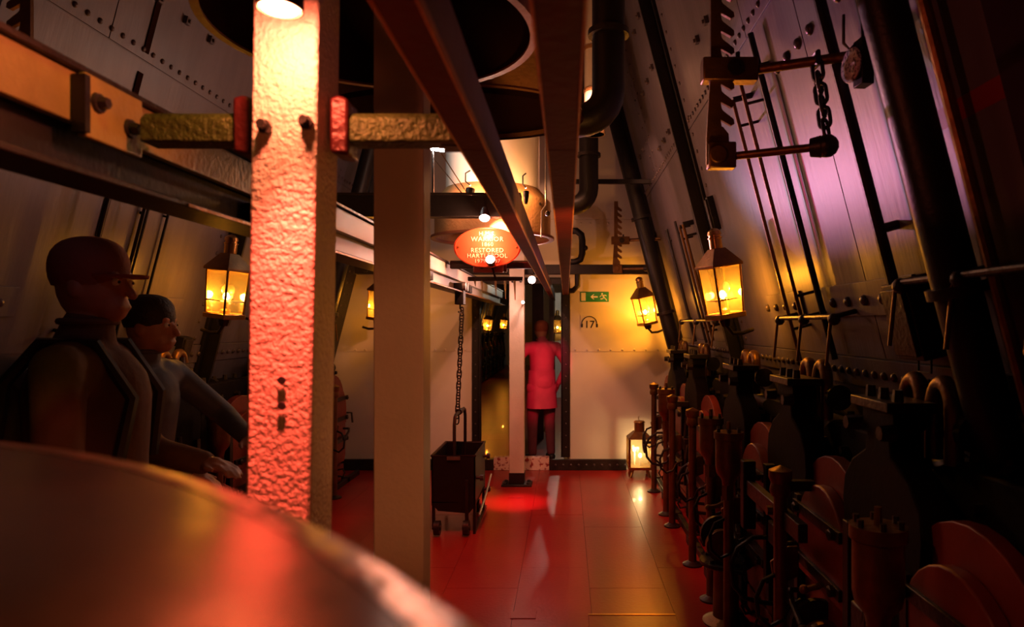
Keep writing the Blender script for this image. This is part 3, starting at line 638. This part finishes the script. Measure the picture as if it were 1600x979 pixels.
# ------------------------------------------------------------------ rods, conduits and boxes on the hull sides
def wrod(side, y, z0, z1, off, r, label, m='black', top=False, group=None, y2=None):
    a, b = WP(side, y, z0, off), WP(side, y2 if y2 else y, z1, off)
    t = thing('wall_rod', a, label, 'rod', group)
    MB().tube([(0, 0, 0), b-a], r, 10).build('rod', M[m], t)
    d = b-a; wl = WP(side, y, z0, .005)-a
    for f in (.12, .9): MB().tube([d*f, d*f+wl], r*.8, 8).build('standoff', M['iron'], t)
    if top: MB().tube([d, d+wl*1.05], r*1.6, 8).build('elbow', M['iron'], t)
    return t
wrod(1, 3.33, 1.45, 2.72, .10, .009, 'left thin bronze rod of the pair right of the large lantern', 'dullbrass', True)
wrod(1, 3.16, 1.62, 2.76, .10, .009, 'right thin bronze rod of the pair right of the large lantern', 'dullbrass', True)
wrod(1, 3.02, 1.46, 2.9, .05, .014, 'black straight rod just right of the pair of bronze rods', 'black')
wrod(1, 2.28, 1.75, 3.3, .07, .020, 'long black rod rising from the switch box on the right wall', 'black')
wrod(1, 5.3, 1.5, 2.4, .09, .012, 'bronze rod on the right wall behind the large lantern', 'dullbrass', True)
wrod(1, 5.45, 1.45, 2.4, .09, .010, 'second bronze rod on the right wall behind the large lantern', 'dullbrass', True)
wrod(1, 4.9+.2, 1.45, 2.5, .03, .012, 'black rod on the right wall beyond the rib', 'black')
wrod(1, 5.9, 1.45, 2.5, .03, .012, 'black rod on the right wall before the far lantern', 'black')
wrod(1, 6.4, 1.45, 2.5, .03, .014, 'far black rod on the right wall by the bulkhead lantern', 'black')
wrod(1, 1.745, .6, 3.4, .07, .017, 'slim bronze pipe at far right beyond the fat black one', 'dullbrass')
wrod(-1, 3.33, 1.45, 2.5, .10, .012, 'left blurred rod of a pair on the left wall above the heads', 'iron')
wrod(-1, 3.62, 1.45, 2.5, .10, .010, 'right blurred rod of a pair on the left wall above the heads', 'iron')
wrod(-1, 3.74, 1.45, 2.3, .04, .012, 'black rod on the left wall above the cap', 'black')
wrod(-1, 3.95, 1.6, 2.3, .03, .008, 'thin black rod on the left wall right of the cap', 'black')
wrod(-1, 6.5, 1.42, 2.3, .08, .012, 'rod on the left wall seen between the first two posts', 'iron')
wrod(-1, 7.0, 1.42, 2.3, .08, .012, 'farther rod on the left wall seen between the first two posts', 'iron')
for y in (15.5, 16.2, 17.6, 18.2, 19.4, 20.1): wrod(-1, y, 1.4, 2.6, .06, .02, 'thin steel rod on the far left wall beyond the passage', 'steel', group='rods beyond the passage')
# fat pipes with bends
def fat(side, y, r, label, zt=4.3, zb=1.35, off=.16, out=.12):
    a = WP(side, y, zb, off); t = thing('downpipe', a, label, 'pipe'); b = WP(side, y, zt, off)-a
    s = 1 if side > 0 else -1
    pts = [b, b*.5, b*.02, Vector((.03*s, 0, -.08)), Vector((.06*s, .0, -.15)), Vector((.09*s, 0, -.24)), Vector((.10*s, 0, -.34))]
    MB().tube(pts, r, 24).build('pipe', M['black'], t)
    MB().tube([b*.45, b*.45+b.normalized()*.03], r*1.35, 24).build('flange', M['black'], t)
    MB().tube([b*.12, b*.12+b.normalized()*.03], r*1.3, 24).build('collar', M['iron'], t)
    return t
fat(1, 1.9, .062, 'fat black pipe running down the far right of the wall', off=.085)
fat(1, 6.9, .075, 'black pipe curving down beside the bulkhead lantern', zb=1.4)
fat(-1, 6.6, .075, 'black pipe curving down on the left wall between the first two posts', zb=1.4)
def shaft(side, y0, y1, z, label, r=.011):
    a = WP(side, y0, z, .11); b = WP(side, y1, z, .11); t = thing('control_shaft', a, label, 'rod')
    MB().tube([(0, 0, 0), b-a], r, 10).build('rod', M['iron'], t)
    n = max(2, int((y1-y0)/.5))
    for i in range(n+1):
        c = (b-a)*(i/n); MB().tube([c, c+WP(side, y0, z, 0)-a], .01, 8).build('standoff', M['iron'], t)
        MB().ball(c+Vector((0, 0, -.01)), .026, 10).build('coupling', M['iron'], t)
        MB().cyl(c+Vector((0, .03, 0)), c+Vector((-.02 if side > 0 else .02, .03, -.20)), .007).build('drop_link', M['dullbrass'], t)
    return t
shaft(1, 1.5, 2.15, 1.76, 'control shaft at the far right behind the fat pipe')
shaft(1, 2.75, 3.45, 1.66, 'control shaft right of the large lantern')
shaft(1, 4.95, 6.4, 1.66, 'control shaft on the right wall beyond the rib')
shaft(-1, 5.2, 7.0, 1.66, 'control shaft on the left wall beyond the rib')
def wbx(side, y, z, w_, h, label, d=.07):
    a = WP(side, y, z, .007); t = thing('switch_box', a, label, 'switch box')
    q = MB(); q.hexa([WP(side, y+sy*w_/2, z+sz*h/2, o)-a for sz in (-1, 1) for sy in (-1, 1) for o in (0, d)]); q.build('box', M['black'], t, .004)
    q = MB(); q.hexa([WP(side, y+sy*w_/2.4, z+sz*h/2.3, o)-a for sz in (-1, 1) for sy in (-1, 1) for o in (d, d+.014)]); q.build('cover', M['iron'], t, .003)
    for sz in (-1, 1): q = MB(); q.hexa([WP(side, y+w_*.5+sy*.015, z+sz*h*.33+s2*.02, o)-a for s2 in (-1, 1) for sy in (-1, 1) for o in (0, d*.8)]); q.build('hinge', M['black'], t)
    g = WP(side, y, z-h/2, d*.5)-a; MB().tube([g+Vector((0, .04, 0)), g+Vector((0, .04, -.05)), g+Vector((0, -.04, -.05)), g+Vector((0, -.04, 0))], .004, 6).build('handle', M['iron'], t)
    return t
wbx(1, 2.25, 1.63, .17, .25, 'black switch box on the right wall with a wire handle', .09)
wbx(1, 2.45, 3.05, .20, .22, 'black box at the top right above the wire stirrup', .1)
wbx(1, 4.55, 2.35, .05, .22, 'narrow black box on the right wall beside the rib', .05)
wbx(-1, 4.45, 1.45, .10, .16, 'small black box on the left wall under the lantern', .06)
t = thing('pulley', P(1333, 102, 2.16), 'round speckled pulley face at upper right where the long bar ends', 'pulley')
mx = Matrix.Rotation(R(78), 4, 'X') @ Matrix.Rotation(R(-55), 4, 'Y')
MB().lathe([(.052, 0), (.055, .006), (.05, .014), (.0001, .014)], n=28, mx=Matrix.Rotation(R(-84), 4, 'Z') @ Matrix.Rotation(R(90), 4, 'X')).build('disc', M['speckle'], t)
MB().box(-.01, .045, -.02, .02, -.07, .075, Matrix.Rotation(R(-84), 4, 'Z') @ Matrix.Rotation(R(0), 4, 'X') @ Matrix.Translation((0, .025, 0))).build('backing', M['black'], t, .002)
MB().tube([(-.03, 0, .16), (-.03, 0, .07), (-.01, 0, .05), (.03, 0, .09), (.03, 0, .16)], .005, 6).build('stirrup', M['iron'], t)

# ------------------------------------------------------------------ furnace fronts and fittings, built for the right side (x local, aisle = -x)
def arch(rad, zc, zb, n=14): return [(-rad, zb), (rad, zb)]+[(rad*math.cos(a), zc+rad*math.sin(a)) for a in [math.pi*k/n for k in range(n+1)]]
def furnace(y):
    t = thing('furnace_front', (1.0, y, 0), '', 'furnace')
    MB().box(.07, .55, -.42, .42, .04, 1.02).build('casing', M['soot'], t, .006)
    MB().prism(arch(.33, .77, .60), 'x', .0, .05).build('outer_shield', M['doorred'], t, .004)
    MB().prism(arch(.25, .74, .60), 'x', -.045, .0).build('inner_shield', M['doorred'], t, .006)
    MB().prism([(-.29, .20), (.29, .20), (.33, .26), (.33, .60), (-.33, .60), (-.33, .26)], 'x', -.01, .05).build('furnace_door', M['doorred'], t, .006)
    MB().prism([(-.30, .05), (.30, .05), (.30, .17), (-.30, .17)], 'x', .0, .05).build('ash_door', M['doorred'], t, .004)
    for z in (.86, .66, .45):
        s_ = MB().box(-.06, -.045 if z > .6 else -.01, -.22, .26, z-.02, z+.02).build('hinge_strap', M['iron'], t, .002)
        for yy in (-.17, .2): inst(type('q', (), {'data': bolt_me}), 'bolt', (-.06, yy, z), (0, R(-90), 0), s_, (1.2,)*3)
    MB().box(-.075, .02, -.335, -.29, .40, .95).build('hinge_post', M['black'], t, .003)
    MB().tube([(-.06, .1, .56), (-.12, .1, .56), (-.14, .02, .54), (-.14, -.08, .50)], .011, 8).ball((-.14, -.10, .49), .022, 10).build('latch_handle', M['iron'], t)
    MB().tube([(-.05, .24, .70), (-.10, .24, .70), (-.11, .24, .60)], .010, 8).build('catch', M['iron'], t)
    for yy in (-.12, .12): MB().tube([(.0, yy, .14), (-.05, yy, .15), (-.07, yy, .11), (-.05, yy, .07), (0, yy, .08)], .008, 8).build('ash_door_handle', M['iron'], t)
    MB().prism([(-.40, 1.0), (.40, 1.0), (.40, 1.16), (.30, 1.20), (-.30, 1.20), (-.40, 1.16)], 'x', .12, .35).build('smoke_box', M['soot'], t, .01)
    for yy in (-.34, -.1, .14, .36): MB().cyl((.12, yy, 1.10), (.09, yy, 1.10), .022, .018, 6).build('nut', M['iron'], t)
    for k in range(5): MB().cyl((.2, -.3+k*.15, 1.19), (.2, -.3+k*.15, 1.235), .018, .014, 6).build('stud', M['iron'], t)
    return t
def pillar(y):
    t = thing('pillar_casting', (.97, y, 0), '', 'casting')
    h = [(.20, .05), (.20, .55), (.25, .85), (.27, 1.0), (.255, 1.08), (.19, 1.15), (.09, 1.20), (.075, 1.27), (.11, 1.29), (.11, 1.34)]
    MB().prism([(a, b) for a, b in h]+[(-a, b) for a, b in h[::-1]], 'x', .0, .10).build('body', M['soot'], t, .008)
    MB().box(-.03, .12, -.13, .13, 1.34, 1.37).build('cap', M['iron'], t, .003)
    for yy in (-.09, 0, .09): MB().cyl((.02, yy, 1.37), (.02, yy, 1.405), .017, .014, 6).build('stud', M['iron'], t)
    for sy in (-1, 1):
        MB().cyl((-.005, sy*.12, 1.28), (-.05, sy*.12, 1.28), .026, .022, 8).build('nut', M['iron'], t)
        MB().box(-.02, .0, sy*.2-.02, sy*.2+.02, .30, .9).build('edge_bar', M['iron'], t, .002)
    MB().tube([(-.03, -.03, .95), (-.05, -.03, .7), (-.03, .02, .45)], .012, 8).build('drain_pipe', M['iron'], t)
    MB().box(-.06, .0, -.05, .06, .62, .72).build('valve_block', M['iron'], t, .008)
    return t
def bend(y):
    t = thing('pipe_arch', (1.09, y, 1.19), '', 'pipe')
    for dy in (-.085, .085):
        pts = [(0, dy-.055, 0), (-.0, dy-.055, .12)]+[(0, dy-.055*math.cos(a), .15+.085*math.sin(a)) for a in [R(20*k) for k in range(1, 9)]]+[(0, dy+.055, .12), (0, dy+.055, .0)]
        MB().tube(pts, .026, 12).build('arch', M['dullbrass'], t)
    MB().tube([(.03, -.17, .10), (.03, .17, .10)], .035, 12).build('cross_pipe', M['black'], t)
    for dy in (-.19, .19): MB().tube([(.03, dy-.015, .10), (.03, dy+.015, .10)], .055, 16).build('flange', M['iron'], t)
    return t
def column(y, kind):
    t = thing({'plain': 'valve_column', 'cup': 'cup_column'}[kind], (.84, y, 0), '', 'column')
    MB().lathe([(.065, 0), (.065, .010), (.045, .018), (.028, .03)], n=24).build('foot', M['iron'], t)
    top = 1.0 if kind == 'plain' else .80
    MB().cyl((0, 0, .02), (0, 0, top), .026, n=18).build('stem', M['dullbrass'], t)
    if kind == 'cup':
        MB().lathe([(.034, .72), (.034, .79)], n=6).build('nut', M['dullbrass'], t)
        MB().lathe([(.03, .79), (.036, .82), (.06, .85), (.066, .88), (.066, 1.02), (.074, 1.025), (.074, 1.06), (.0001, 1.06)], n=28).build('cup', M['dullbrass'], t)
        MB().cyl((0, 0, 1.06), (0, 0, 1.11), .012, .010, 8).build('spindle', M['dullbrass'], t)
        for k in range(6):
            a = k*math.pi/3+.3; MB().cyl((.058*math.cos(a), .058*math.sin(a), 1.06), (.058*math.cos(a), .058*math.sin(a), 1.08), .009, n=6).build('stud', M['iron'], t)
    else:
        MB().lathe([(.036, .93), (.042, .95), (.036, .98), (.045, 1.0), (.045, 1.03), (.0001, 1.05)], n=18).build('collar', M['dullbrass'], t)
        MB().box(-.03, .13, -.02, .02, .95, .99).build('bracket', M['iron'], t, .003)
    hk = [(-.02, 0, .62), (-.07, -.01, .60), (-.10, -.02, .54), (-.095, -.03, .47), (-.05, -.03, .43), (0, -.02, .45), (.03, -.01, .50), (.08, 0, .52)]
    MB().tube(hk, .009, 8).build('hook', M['black'], t)
    MB().prism([(-.03, .66), (.01, .69), (.04, .72), (.08, .72), (.08, .60), (.03, .58), (-.02, .60)], 'y', .028, .040).build('quadrant', M['dullbrass'], t, .003)
    MB().cyl((.0, .01, .35), (.09, .01, .34), .011).build('pipe_union', M['iron'], t)
    return t
def gear(mb, c, r, th, n, axis='x'):
    poly = []
    for i in range(n):
        for f, rr in ((0, r*.88), (.25, r*.88), (.35, r), (.75, r), (.85, r*.88)):
            a = 2*math.pi*(i+f)/n; poly.append((c[1]+rr*math.cos(a), c[2]+rr*math.sin(a)))
    return mb.prism(poly, axis, c[0]-th/2, c[0]+th/2)
def pedestal(y, x=.85):
    t = thing('valve_pedestal', (x, y, 0), '', 'pedestal')
    MB().lathe([(.125, 0), (.125, .008), (.10, .02), (.07, .035), (.066, .30), (.13, .31), (.135, .33), (.0001, .335)], n=32).build('pedestal', M['dullbrass'], t)
    MB().lathe([(.14, .318), (.14, .335), (.10, .338), (.0001, .338)], n=28).build('table', M['iron'], t)
    MB().tube([(-.03, -.05, .42), (-.03, -.01, .42)], .085, 24).tube([(-.03, -.07, .42), (-.03, .07, .42)], .03, 14).build('valve_drum', M['dullbrass'], t)
    MB().tube([(-.03, .03, .46), (-.03, .055, .46)], .10, 24).build('hand_wheel', M['iron'], t)
    g = MB(); gear(g, (.05, .02, .48), .10, .02, 22); g.build('gear', M['steel'], t)
    MB().tube([(-.10, -.02, .62), (-.05, -.02, .63), (.02, 0, .66), (.08, .0, .65)], .012, 8).ball((-.10, -.02, .62), .018, 10).build('lever', M['dullbrass'], t)
    MB().tube([(.02, -.10, .40), (-.01, -.17, .44), (.04, -.22, .40), (.05, -.22, .30)], .011, 8).build('hook', M['black'], t)
    for k in range(5):
        a = k*1.25; MB().cyl((.11*math.cos(a), .11*math.sin(a), .338), (.11*math.cos(a), .11*math.sin(a), .352), .012, n=6).build('stud', M['iron'], t)
    return t
def place(src, y, side, label, x=None, first=False, group=None):
    o = src if first else copy_tree(src)
    bx = x if x is not None else src['bx']
    o.location = (bx if side > 0 else -1.3-bx, y, src.location.z); o.scale = (side, 1, 1); o['label'] = label
    if group: o['group'] = group
    return o
ordn = ['nearest the camera', 'second from the camera', 'third from the camera', 'fourth, just past the wall rib', 'fifth from the camera', 'last, against the bulkhead']
F0 = furnace(1.7); F0['bx'] = 1.0; F0['group'] = 'furnace fronts'
for i, y in enumerate((1.7, 2.58, 3.50, 4.85, 5.82, 6.75)):
    place(F0, y, 1, 'red arched furnace front in the right row, '+ordn[i], first=(i == 0))
for i, y in enumerate((3.50, 4.85, 5.82, 6.75)):
    place(F0, y, -1, 'red arched furnace front in the left row, '+['nearest, by the visitors', 'behind the lumpy post', 'between the first two posts', 'against the bulkhead'][i])
P0 = pillar(2.13); P0['bx'] = .97; P0['group'] = 'bottle-shaped castings'
for i, y in enumerate((2.13, 3.03, 3.98, 5.34, 6.29)):
    place(P0, y, 1, 'black bottle-shaped iron casting in the right row, '+['nearest the camera', 'second from the camera', 'third from the camera', 'fourth from the camera', 'last before the bulkhead'][i], first=(i == 0))
for i, y in enumerate((3.98, 5.34, 6.29)):
    place(P0, y, -1, 'black bottle-shaped iron casting in the left row, '+['nearest', 'middle one', 'nearest the bulkhead'][i])
A0 = bend(2.13); A0['bx'] = 1.13; A0['group'] = 'twin pipe arches'
for i, y in enumerate((2.13, 3.1, 4.2, 5.6, 6.6)):
    place(A0, y, 1, 'twin iron pipe arch under the right rivet row, '+['nearest the camera', 'second from the camera', 'below the large lantern', 'fourth from the camera', 'last before the bulkhead'][i], first=(i == 0))
for i, y in enumerate((4.2, 5.6, 6.6)): place(A0, y, -1, 'twin iron pipe arch on the left side, '+['nearest', 'middle one', 'nearest the bulkhead'][i])
C0 = column(5.42, 'plain'); C0['bx'] = .84
place(C0, 5.42, 1, 'slim bronze column on a floor flange, farther of the two plain ones', first=True)
place(C0, 4.55, 1, 'slim bronze column on a floor flange, nearer of the two plain ones')
place(C0, 6.55, 1, 'slim bronze column behind the floor lantern')
place(C0, 2.68, 1, 'bronze column rising between the two nearest furnace fronts')
place(C0, 4.9, -1, 'slim bronze column in the left row behind the lumpy post')
place(C0, 6.3, -1, 'slim bronze column in the left row between the first two posts')
U0 = column(1.84, 'cup'); U0['bx'] = .84
place(U0, 1.84, 1, 'bronze cup-topped column large at lower right', first=True)
place(U0, 3.45, 1, 'bronze cup-topped column, nearer of the middle pair', x=.82)
place(U0, 3.97, 1, 'bronze cup-topped column, farther of the middle pair', x=.84)
place(U0, 5.75, 1, 'bronze cup-topped column near the floor lantern')
place(U0, 5.75, -1, 'bronze cup-topped column in the left row between the posts')
place(U0, 4.2, -1, 'bronze cup-topped column in the left row under the lantern')
V0 = pedestal(3.73); V0['bx'] = .86
place(V0, 3.68, 1, 'bronze pedestal with valve drum and gear on the right floor', first=True)
place(V0, 2.55, 1, 'nearer valve pedestal with gear, cut by the bottom edge', x=.98)
for i, (y, x) in enumerate(((3.15, .84), (6.2, .80), (4.9, .88), (2.2, .9))):
    t = thing('hose_hook', (x, y, 0), ['black curled bracket beside the bronze pedestal', 'curled black pipe bracket by the floor lantern', 'curled black pipe bracket between the plain columns', 'curled black bracket under the large cup'][i], 'bracket')
    MB().tube([(.12, 0, .62), (.02, 0, .62), (-.05, 0, .57), (-.08, 0, .50), (-.07, 0, .40), (-.02, 0, .34), (.06, 0, .32), (.14, 0, .31)], .011, 8).build('curl', M['black'], t)
    MB().tube([(.12, 0, .60), (.12, 0, .73)], .016, 8).build('post', M['iron'], t)
    MB().cyl((.13, .0, .02), (.13, 0, .60), .012).build('stem', M['iron'], t)
t = thing('hand_wheel', (.78, 6.85, .42), 'thin iron hand wheel by the floor lantern', 'wheel')
MB().tube([(0, .10*math.cos(a), .10*math.sin(a)) for a in [R(15*k) for k in range(24)]], .009, 8, closed=True).build('rim', M['iron'], t)
for k in range(4): a = k*math.pi/4; MB().tube([(0, .1*math.cos(a), .1*math.sin(a)), (0, -.1*math.cos(a), -.1*math.sin(a))], .006, 6).build('spoke', M['iron'], t)
MB().cyl((0, 0, 0), (.12, 0, 0), .014).build('spindle', M['iron'], t)
# black base bar along the furnaces and a horizontal main above
for side in (1, -1):
    X = lambda v: v if side > 0 else -1.3-v
    t = thing('base_bar', (X(.93), 4.3, 0), 'black kick bar along the foot of the %s furnace row' % ('right' if side > 0 else 'left'), 'bar')
    MB().box(-.02, .02, -2.9, 3.0, .0, .05).build('bar', M['black'], t, .004)
    for k in range(9): MB().box(-.05, .02, -2.6+k*.65, -2.52+k*.65, .0, .06).build('bar_foot', M['iron'], t, .004)
    t = thing('steam_main', (X(1.22), 4.3, 1.14), 'black horizontal main behind the %s furnace row' % ('right' if side > 0 else 'left'), 'pipe')
    MB().tube([(0, -3.0, 0), (0, 3.0, 0)], .055, 18).build('pipe', M['black'], t)
    for k in range(6): MB().tube([(0, -2.5+k, 0), (0, -2.46+k, 0)], .085, 18).build('flange', M['iron'], t)
t = thing('link_bar', (.86, 2.9, .84), 'dark horizontal link bar between the two nearest furnace fronts', 'bar')
MB().box(-.018, .018, -.42, .42, -.035, .035).build('bar', M['iron'], t, .004)
MB().cyl((-.018, -.1, 0), (-.04, -.1, 0), .02, n=8).build('bolt', M['dullbrass'], t)
MB().box(-.03, .03, .30, .36, -.2, .12).build('slotted_end', M['black'], t, .006)
# far compartment, left row
for i in range(11):
    y = 12.6+i*1.15; place(F0, y, -1, 'red arched furnace front beyond the passage on the left', group='furnace fronts beyond the passage')
    place(P0, y+.55, -1, 'black bottle-shaped casting beyond the passage on the left', group='castings beyond the passage')

# ------------------------------------------------------------------ near foreground drum
t = thing('copper_drum', (-.93, -.40, 0), 'out-of-focus copper drum top filling the lower left foreground', 'drum')
MB().lathe([(1.06, 0), (1.06, 1.48), (1.10, 1.485), (1.10, 1.4940), (1.082, 1.4955), (1.04, 1.499), (1.0, 1.5028), (.9, 1.5115), (.8, 1.5185), (.7, 1.525), (.5, 1.535), (.3, 1.541), (.0001, 1.544)], n=128).build('lid', M['drum'], t)
MB().shell([(1.082, 1.490), (1.103, 1.490), (1.1035, 1.4925), (1.100, 1.4945), (1.083, 1.4960)], (0, 0, 0), 160).build('rim', M['drumrim'], t)

# ------------------------------------------------------------------ people
def cap(mb, a, b, ra, rb, n=14):
    a, b = Vector(a), Vector(b); d = (b-a).normalized(); pts = []; rs = []
    for k in range(5): f = k/4*math.pi/2; pts.append(a-d*ra*math.cos(f)); rs.append(max(.0005, ra*math.sin(f)))
    for k in range(5): f = k/4*math.pi/2; pts.append(b+d*rb*math.sin(f)); rs.append(max(.0005, rb*math.cos(f)))
    return mb.tube(pts, rs, n)
def fuse(o, vox, sm=6):
    r = o.modifiers.new('remesh', 'REMESH'); r.mode = 'VOXEL'; r.voxel_size = vox; r.use_smooth_shade = True
    s_ = o.modifiers.new('smooth', 'SMOOTH'); s_.factor = .5; s_.iterations = sm
def hand(mb, w_, d, side):
    w_ = Vector(w_); d = Vector(d).normalized(); up = Vector((0, 0, 1)) if abs(d.z) < .8 else Vector((0, 1, 0)); s = d.cross(up).normalized(); nrm = s.cross(d)
    cap(mb, w_, w_+d*.05, .024, .028); cap(mb, w_+d*.03+s*.018, w_+d*.085+s*.026, .016, .014); cap(mb, w_+d*.03-s*.018, w_+d*.08-s*.026, .016, .014); cap(mb, w_+d*.03, w_+d*.085, .018, .016)
    for k, (o_, L) in enumerate(((-.030, .058), (-.010, .072), (.010, .068), (.029, .052))):
        a = w_+d*.085+s*o_; b = a+d*L*.5-nrm*L*.12; c = b+d*L*.38-nrm*L*.32; cap(mb, a, b, .0095, .0088, 10); cap(mb, b, c, .0088, .007, 10)
    a = w_+d*.025-s*.024*side; b = a+d*.035-s*.028*side; c = b+d*.03-s*.008*side; cap(mb, a, b, .012, .011, 10); cap(mb, b, c, .011, .008, 10)
def person(loc, H, label, jk, tr, hat, look=0, lean=(0, 0), arms=None, rz=0, group=None, strap=False, coat=False):
    """local frame: facing +y, x right; H height"""
    t = thing('person', loc, label, 'person', rz=rz); k = H/1.75
    S = lambda x, y, z: Vector((x, y, z))*k
    lx, ly = lean
    hipc = S(0, 0, .95); ch = S(lx*.6, ly*.6, 1.30); nk = S(lx, ly, 1.50-abs(ly)*.25); hd = nk+S(lx*.12, .01+ly*.3, .115)
    head_top = hd
    body = MB(); cap(body, ch, nk, .07*k, .055*k); cap(body, nk, hd-S(0, 0, .03), .055*k, .055*k)
    rot = Matrix.Rotation(look, 3, 'Z')
    body.ball(hd+S(0, 0, .01), .105*k, 20, (.74, .92, 1.12), rot)
    body.ball(hd+rot @ S(0, .055, -.055), .06*k, 14, (.8, .75, .85), rot)     # jaw
    cap(body, hd+rot @ S(0, .09, .02), hd+rot @ S(0, .116, -.025), .008*k, .014*k)  # nose
    cap(body, hd+rot @ S(-.035, .083, .035), hd+rot @ S(.035, .083, .035), .012*k, .012*k)  # brow
    cap(body, hd+rot @ S(-.02, .093, -.058), hd+rot @ S(.02, .093, -.058), .008*k, .008*k)  # mouth
    for sx in (-1, 1): body.ball(hd+rot @ S(sx*.078, 0, -.005), .03*k, 10, (.35, .7, 1), rot)
    jm = MB(); cap(jm, hipc, S(lx*.3, ly*.3, 1.12), .155*k, .15*k, 20); cap(jm, S(lx*.3, ly*.3, 1.10), ch, .15*k, .16*k, 20)
    cap(jm, ch+S(-.12, 0, .07), ch+S(.12, 0, .07), .095*k, .095*k, 18); cap(jm, ch+S(0, -.02, .08), nk+S(0, 0, .0), .10*k, .068*k, 16)
    cap(jm, hipc+S(-.08, 0, -.06), hipc+S(.08, 0, -.06), .115*k, .115*k)
    if coat: MB().shell([(.165*k, .16*k), (.175*k, .0), (.195*k, -.30*k), (.185*k, -.30*k), (.165*k, .0), (.155*k, .16*k)], hipc, 32, .78).build('coat_skirt', M[jk], t)
    arms = arms or [(S(-.30, .02, 1.12), S(-.28, .12, .88)), (S(.30, .02, 1.12), S(.28, .12, .88))]
    for sx, (el, wr) in zip((-1, 1), arms):
        sh = ch+S(sx*.19, 0, .09); el = Vector(el); wr = Vector(wr)
        cap(jm, sh, el, .066*k, .054*k); cap(jm, el, wr, .054*k, .040*k); cap(body, el, wr, .036*k, .026*k); hand(body, wr, wr-el, sx)
    jk_o = None
    tm = MB(); shs = []
    for sx in (-1, 1):
        kn = S(sx*.11, .03, .50); an = S(sx*.12, .0, .10)
        cap(tm, hipc+S(sx*.085, 0, -.05), kn, .10*k, .068*k, 18); cap(tm, kn, an, .068*k, .052*k, 18); cap(body, kn, an, .045*k, .035*k)
        cap(body, hipc+S(sx*.085, 0, 0), kn, .07*k, .05*k)
        sm_ = MB(); cap(sm_, an+S(0, -.03, -.055), an+S(sx*.015, .15, -.065), .045*k, .035*k); shs.append(sm_)
    cap(body, hipc, ch, .10*k, .10*k)
    b = body.build('body', M['skin'], t); fuse(b, .0065, 3)
    for sx in (-1, 1):
        e_ = MB().ball(hd+rot @ S(sx*.032, .088, .012), .011*k, 10).build('eye', M['signwhite'], t); MB().ball(hd+rot @ S(sx*.032, .0975, .012), .005*k, 8).build('pupil', M['signblack'], e_)
    j = jm.build('jacket', M[jk], t); fuse(j, .012, 8)
    cl_ = MB().tube([nk+S(.07*math.cos(a), .07*math.sin(a), .015) for a in [R(20*i) for i in range(18)]], .010*k, 8, closed=True).build('collar', M[jk], t)
    tt = tm.build('trousers', M[tr], t); fuse(tt, .012, 6)
    for s_ in shs: o = s_.build('shoe', M['signblack'], t); fuse(o, .008, 3)
    q = MB()
    prof = [(.088, -.01), (.095, .01), (.098, .03), (.0985, .05), (.096, .07), (.090, .088), (.080, .104), (.066, .117), (.048, .126), (.025, .132), (.0001, .134)]
    q.lathe([(r_*k, z*k) for r_, z in prof], n=36, mx=Matrix.Translation(hd+S(0, -.008, .012)) @ rot.to_4x4() @ Matrix.Diagonal((.9, 1.08, 1, 1)))
    q.build('cap' if hat == 'cap' else 'hair', M['hat'] if hat == 'cap' else M['hair'], t)
    if hat == 'cap':
        MB().lathe([(.092*k, .025*k), (.094*k, .033*k)], n=24, mx=Matrix.Translation(hd+rot @ S(0, .05, .0)) @ rot.to_4x4() @ Matrix.Diagonal((.8, 1.15, 1, 1))).build('cap_peak', M['hat'], t)
    if strap:
        for sx in (-1, 1):
            MB().tube([ch+S(sx*.11, -.19, -.20), ch+S(sx*.125, -.15, .05), ch+S(sx*.12, -.07, .155), ch+S(sx*.12, .06, .15), ch+S(sx*.12, .15, .0), ch+S(sx*.15, .12, -.2)], .018*k, 8).build('rucksack_strap', M['signblack'], t)
        MB().box(-.17*k, .17*k, -.36*k, -.17*k, 1.0*k, 1.42*k).build('rucksack', M['jacket'], t, .05)
    return t
person((-1.47, 2.1, 0), 1.86, 'capped visitor in a brown jacket with dark shoulder strap, leftmost', 'jacket', 'trousers', 'cap', look=R(-15), rz=R(-75), strap=True,
       arms=[(Vector((-.34, .06, 1.15)), Vector((-.22, .27, 1.12))), (Vector((.33, .05, 1.14)), Vector((.2, .28, 1.1)))])
person((-1.88, 2.95, 0), 1.74, 'bareheaded visitor in a slate jacket reaching towards the lumpy post', 'jacketblue', 'trousers', 'hair', look=R(10), rz=R(-100), lean=(.02, .08),
       arms=[(Vector((-.28, .24, 1.18)), Vector((-.16, .44, 1.10))), (Vector((.30, .20, 1.14)), Vector((.20, .44, 1.02)))])
person((-.29, 8.05, 0), 1.68, 'stooping visitor in a pale coat flooded with red light in the passage', 'redlitcoat', 'redlittrousers', 'cap', look=0, rz=R(20), lean=(.05, .14), coat=True, arms=[(Vector((-.32, .10, 1.12)), Vector((-.24, .26, .98))), (Vector((.33, .02, 1.10)), Vector((.26, .14, .90)))])
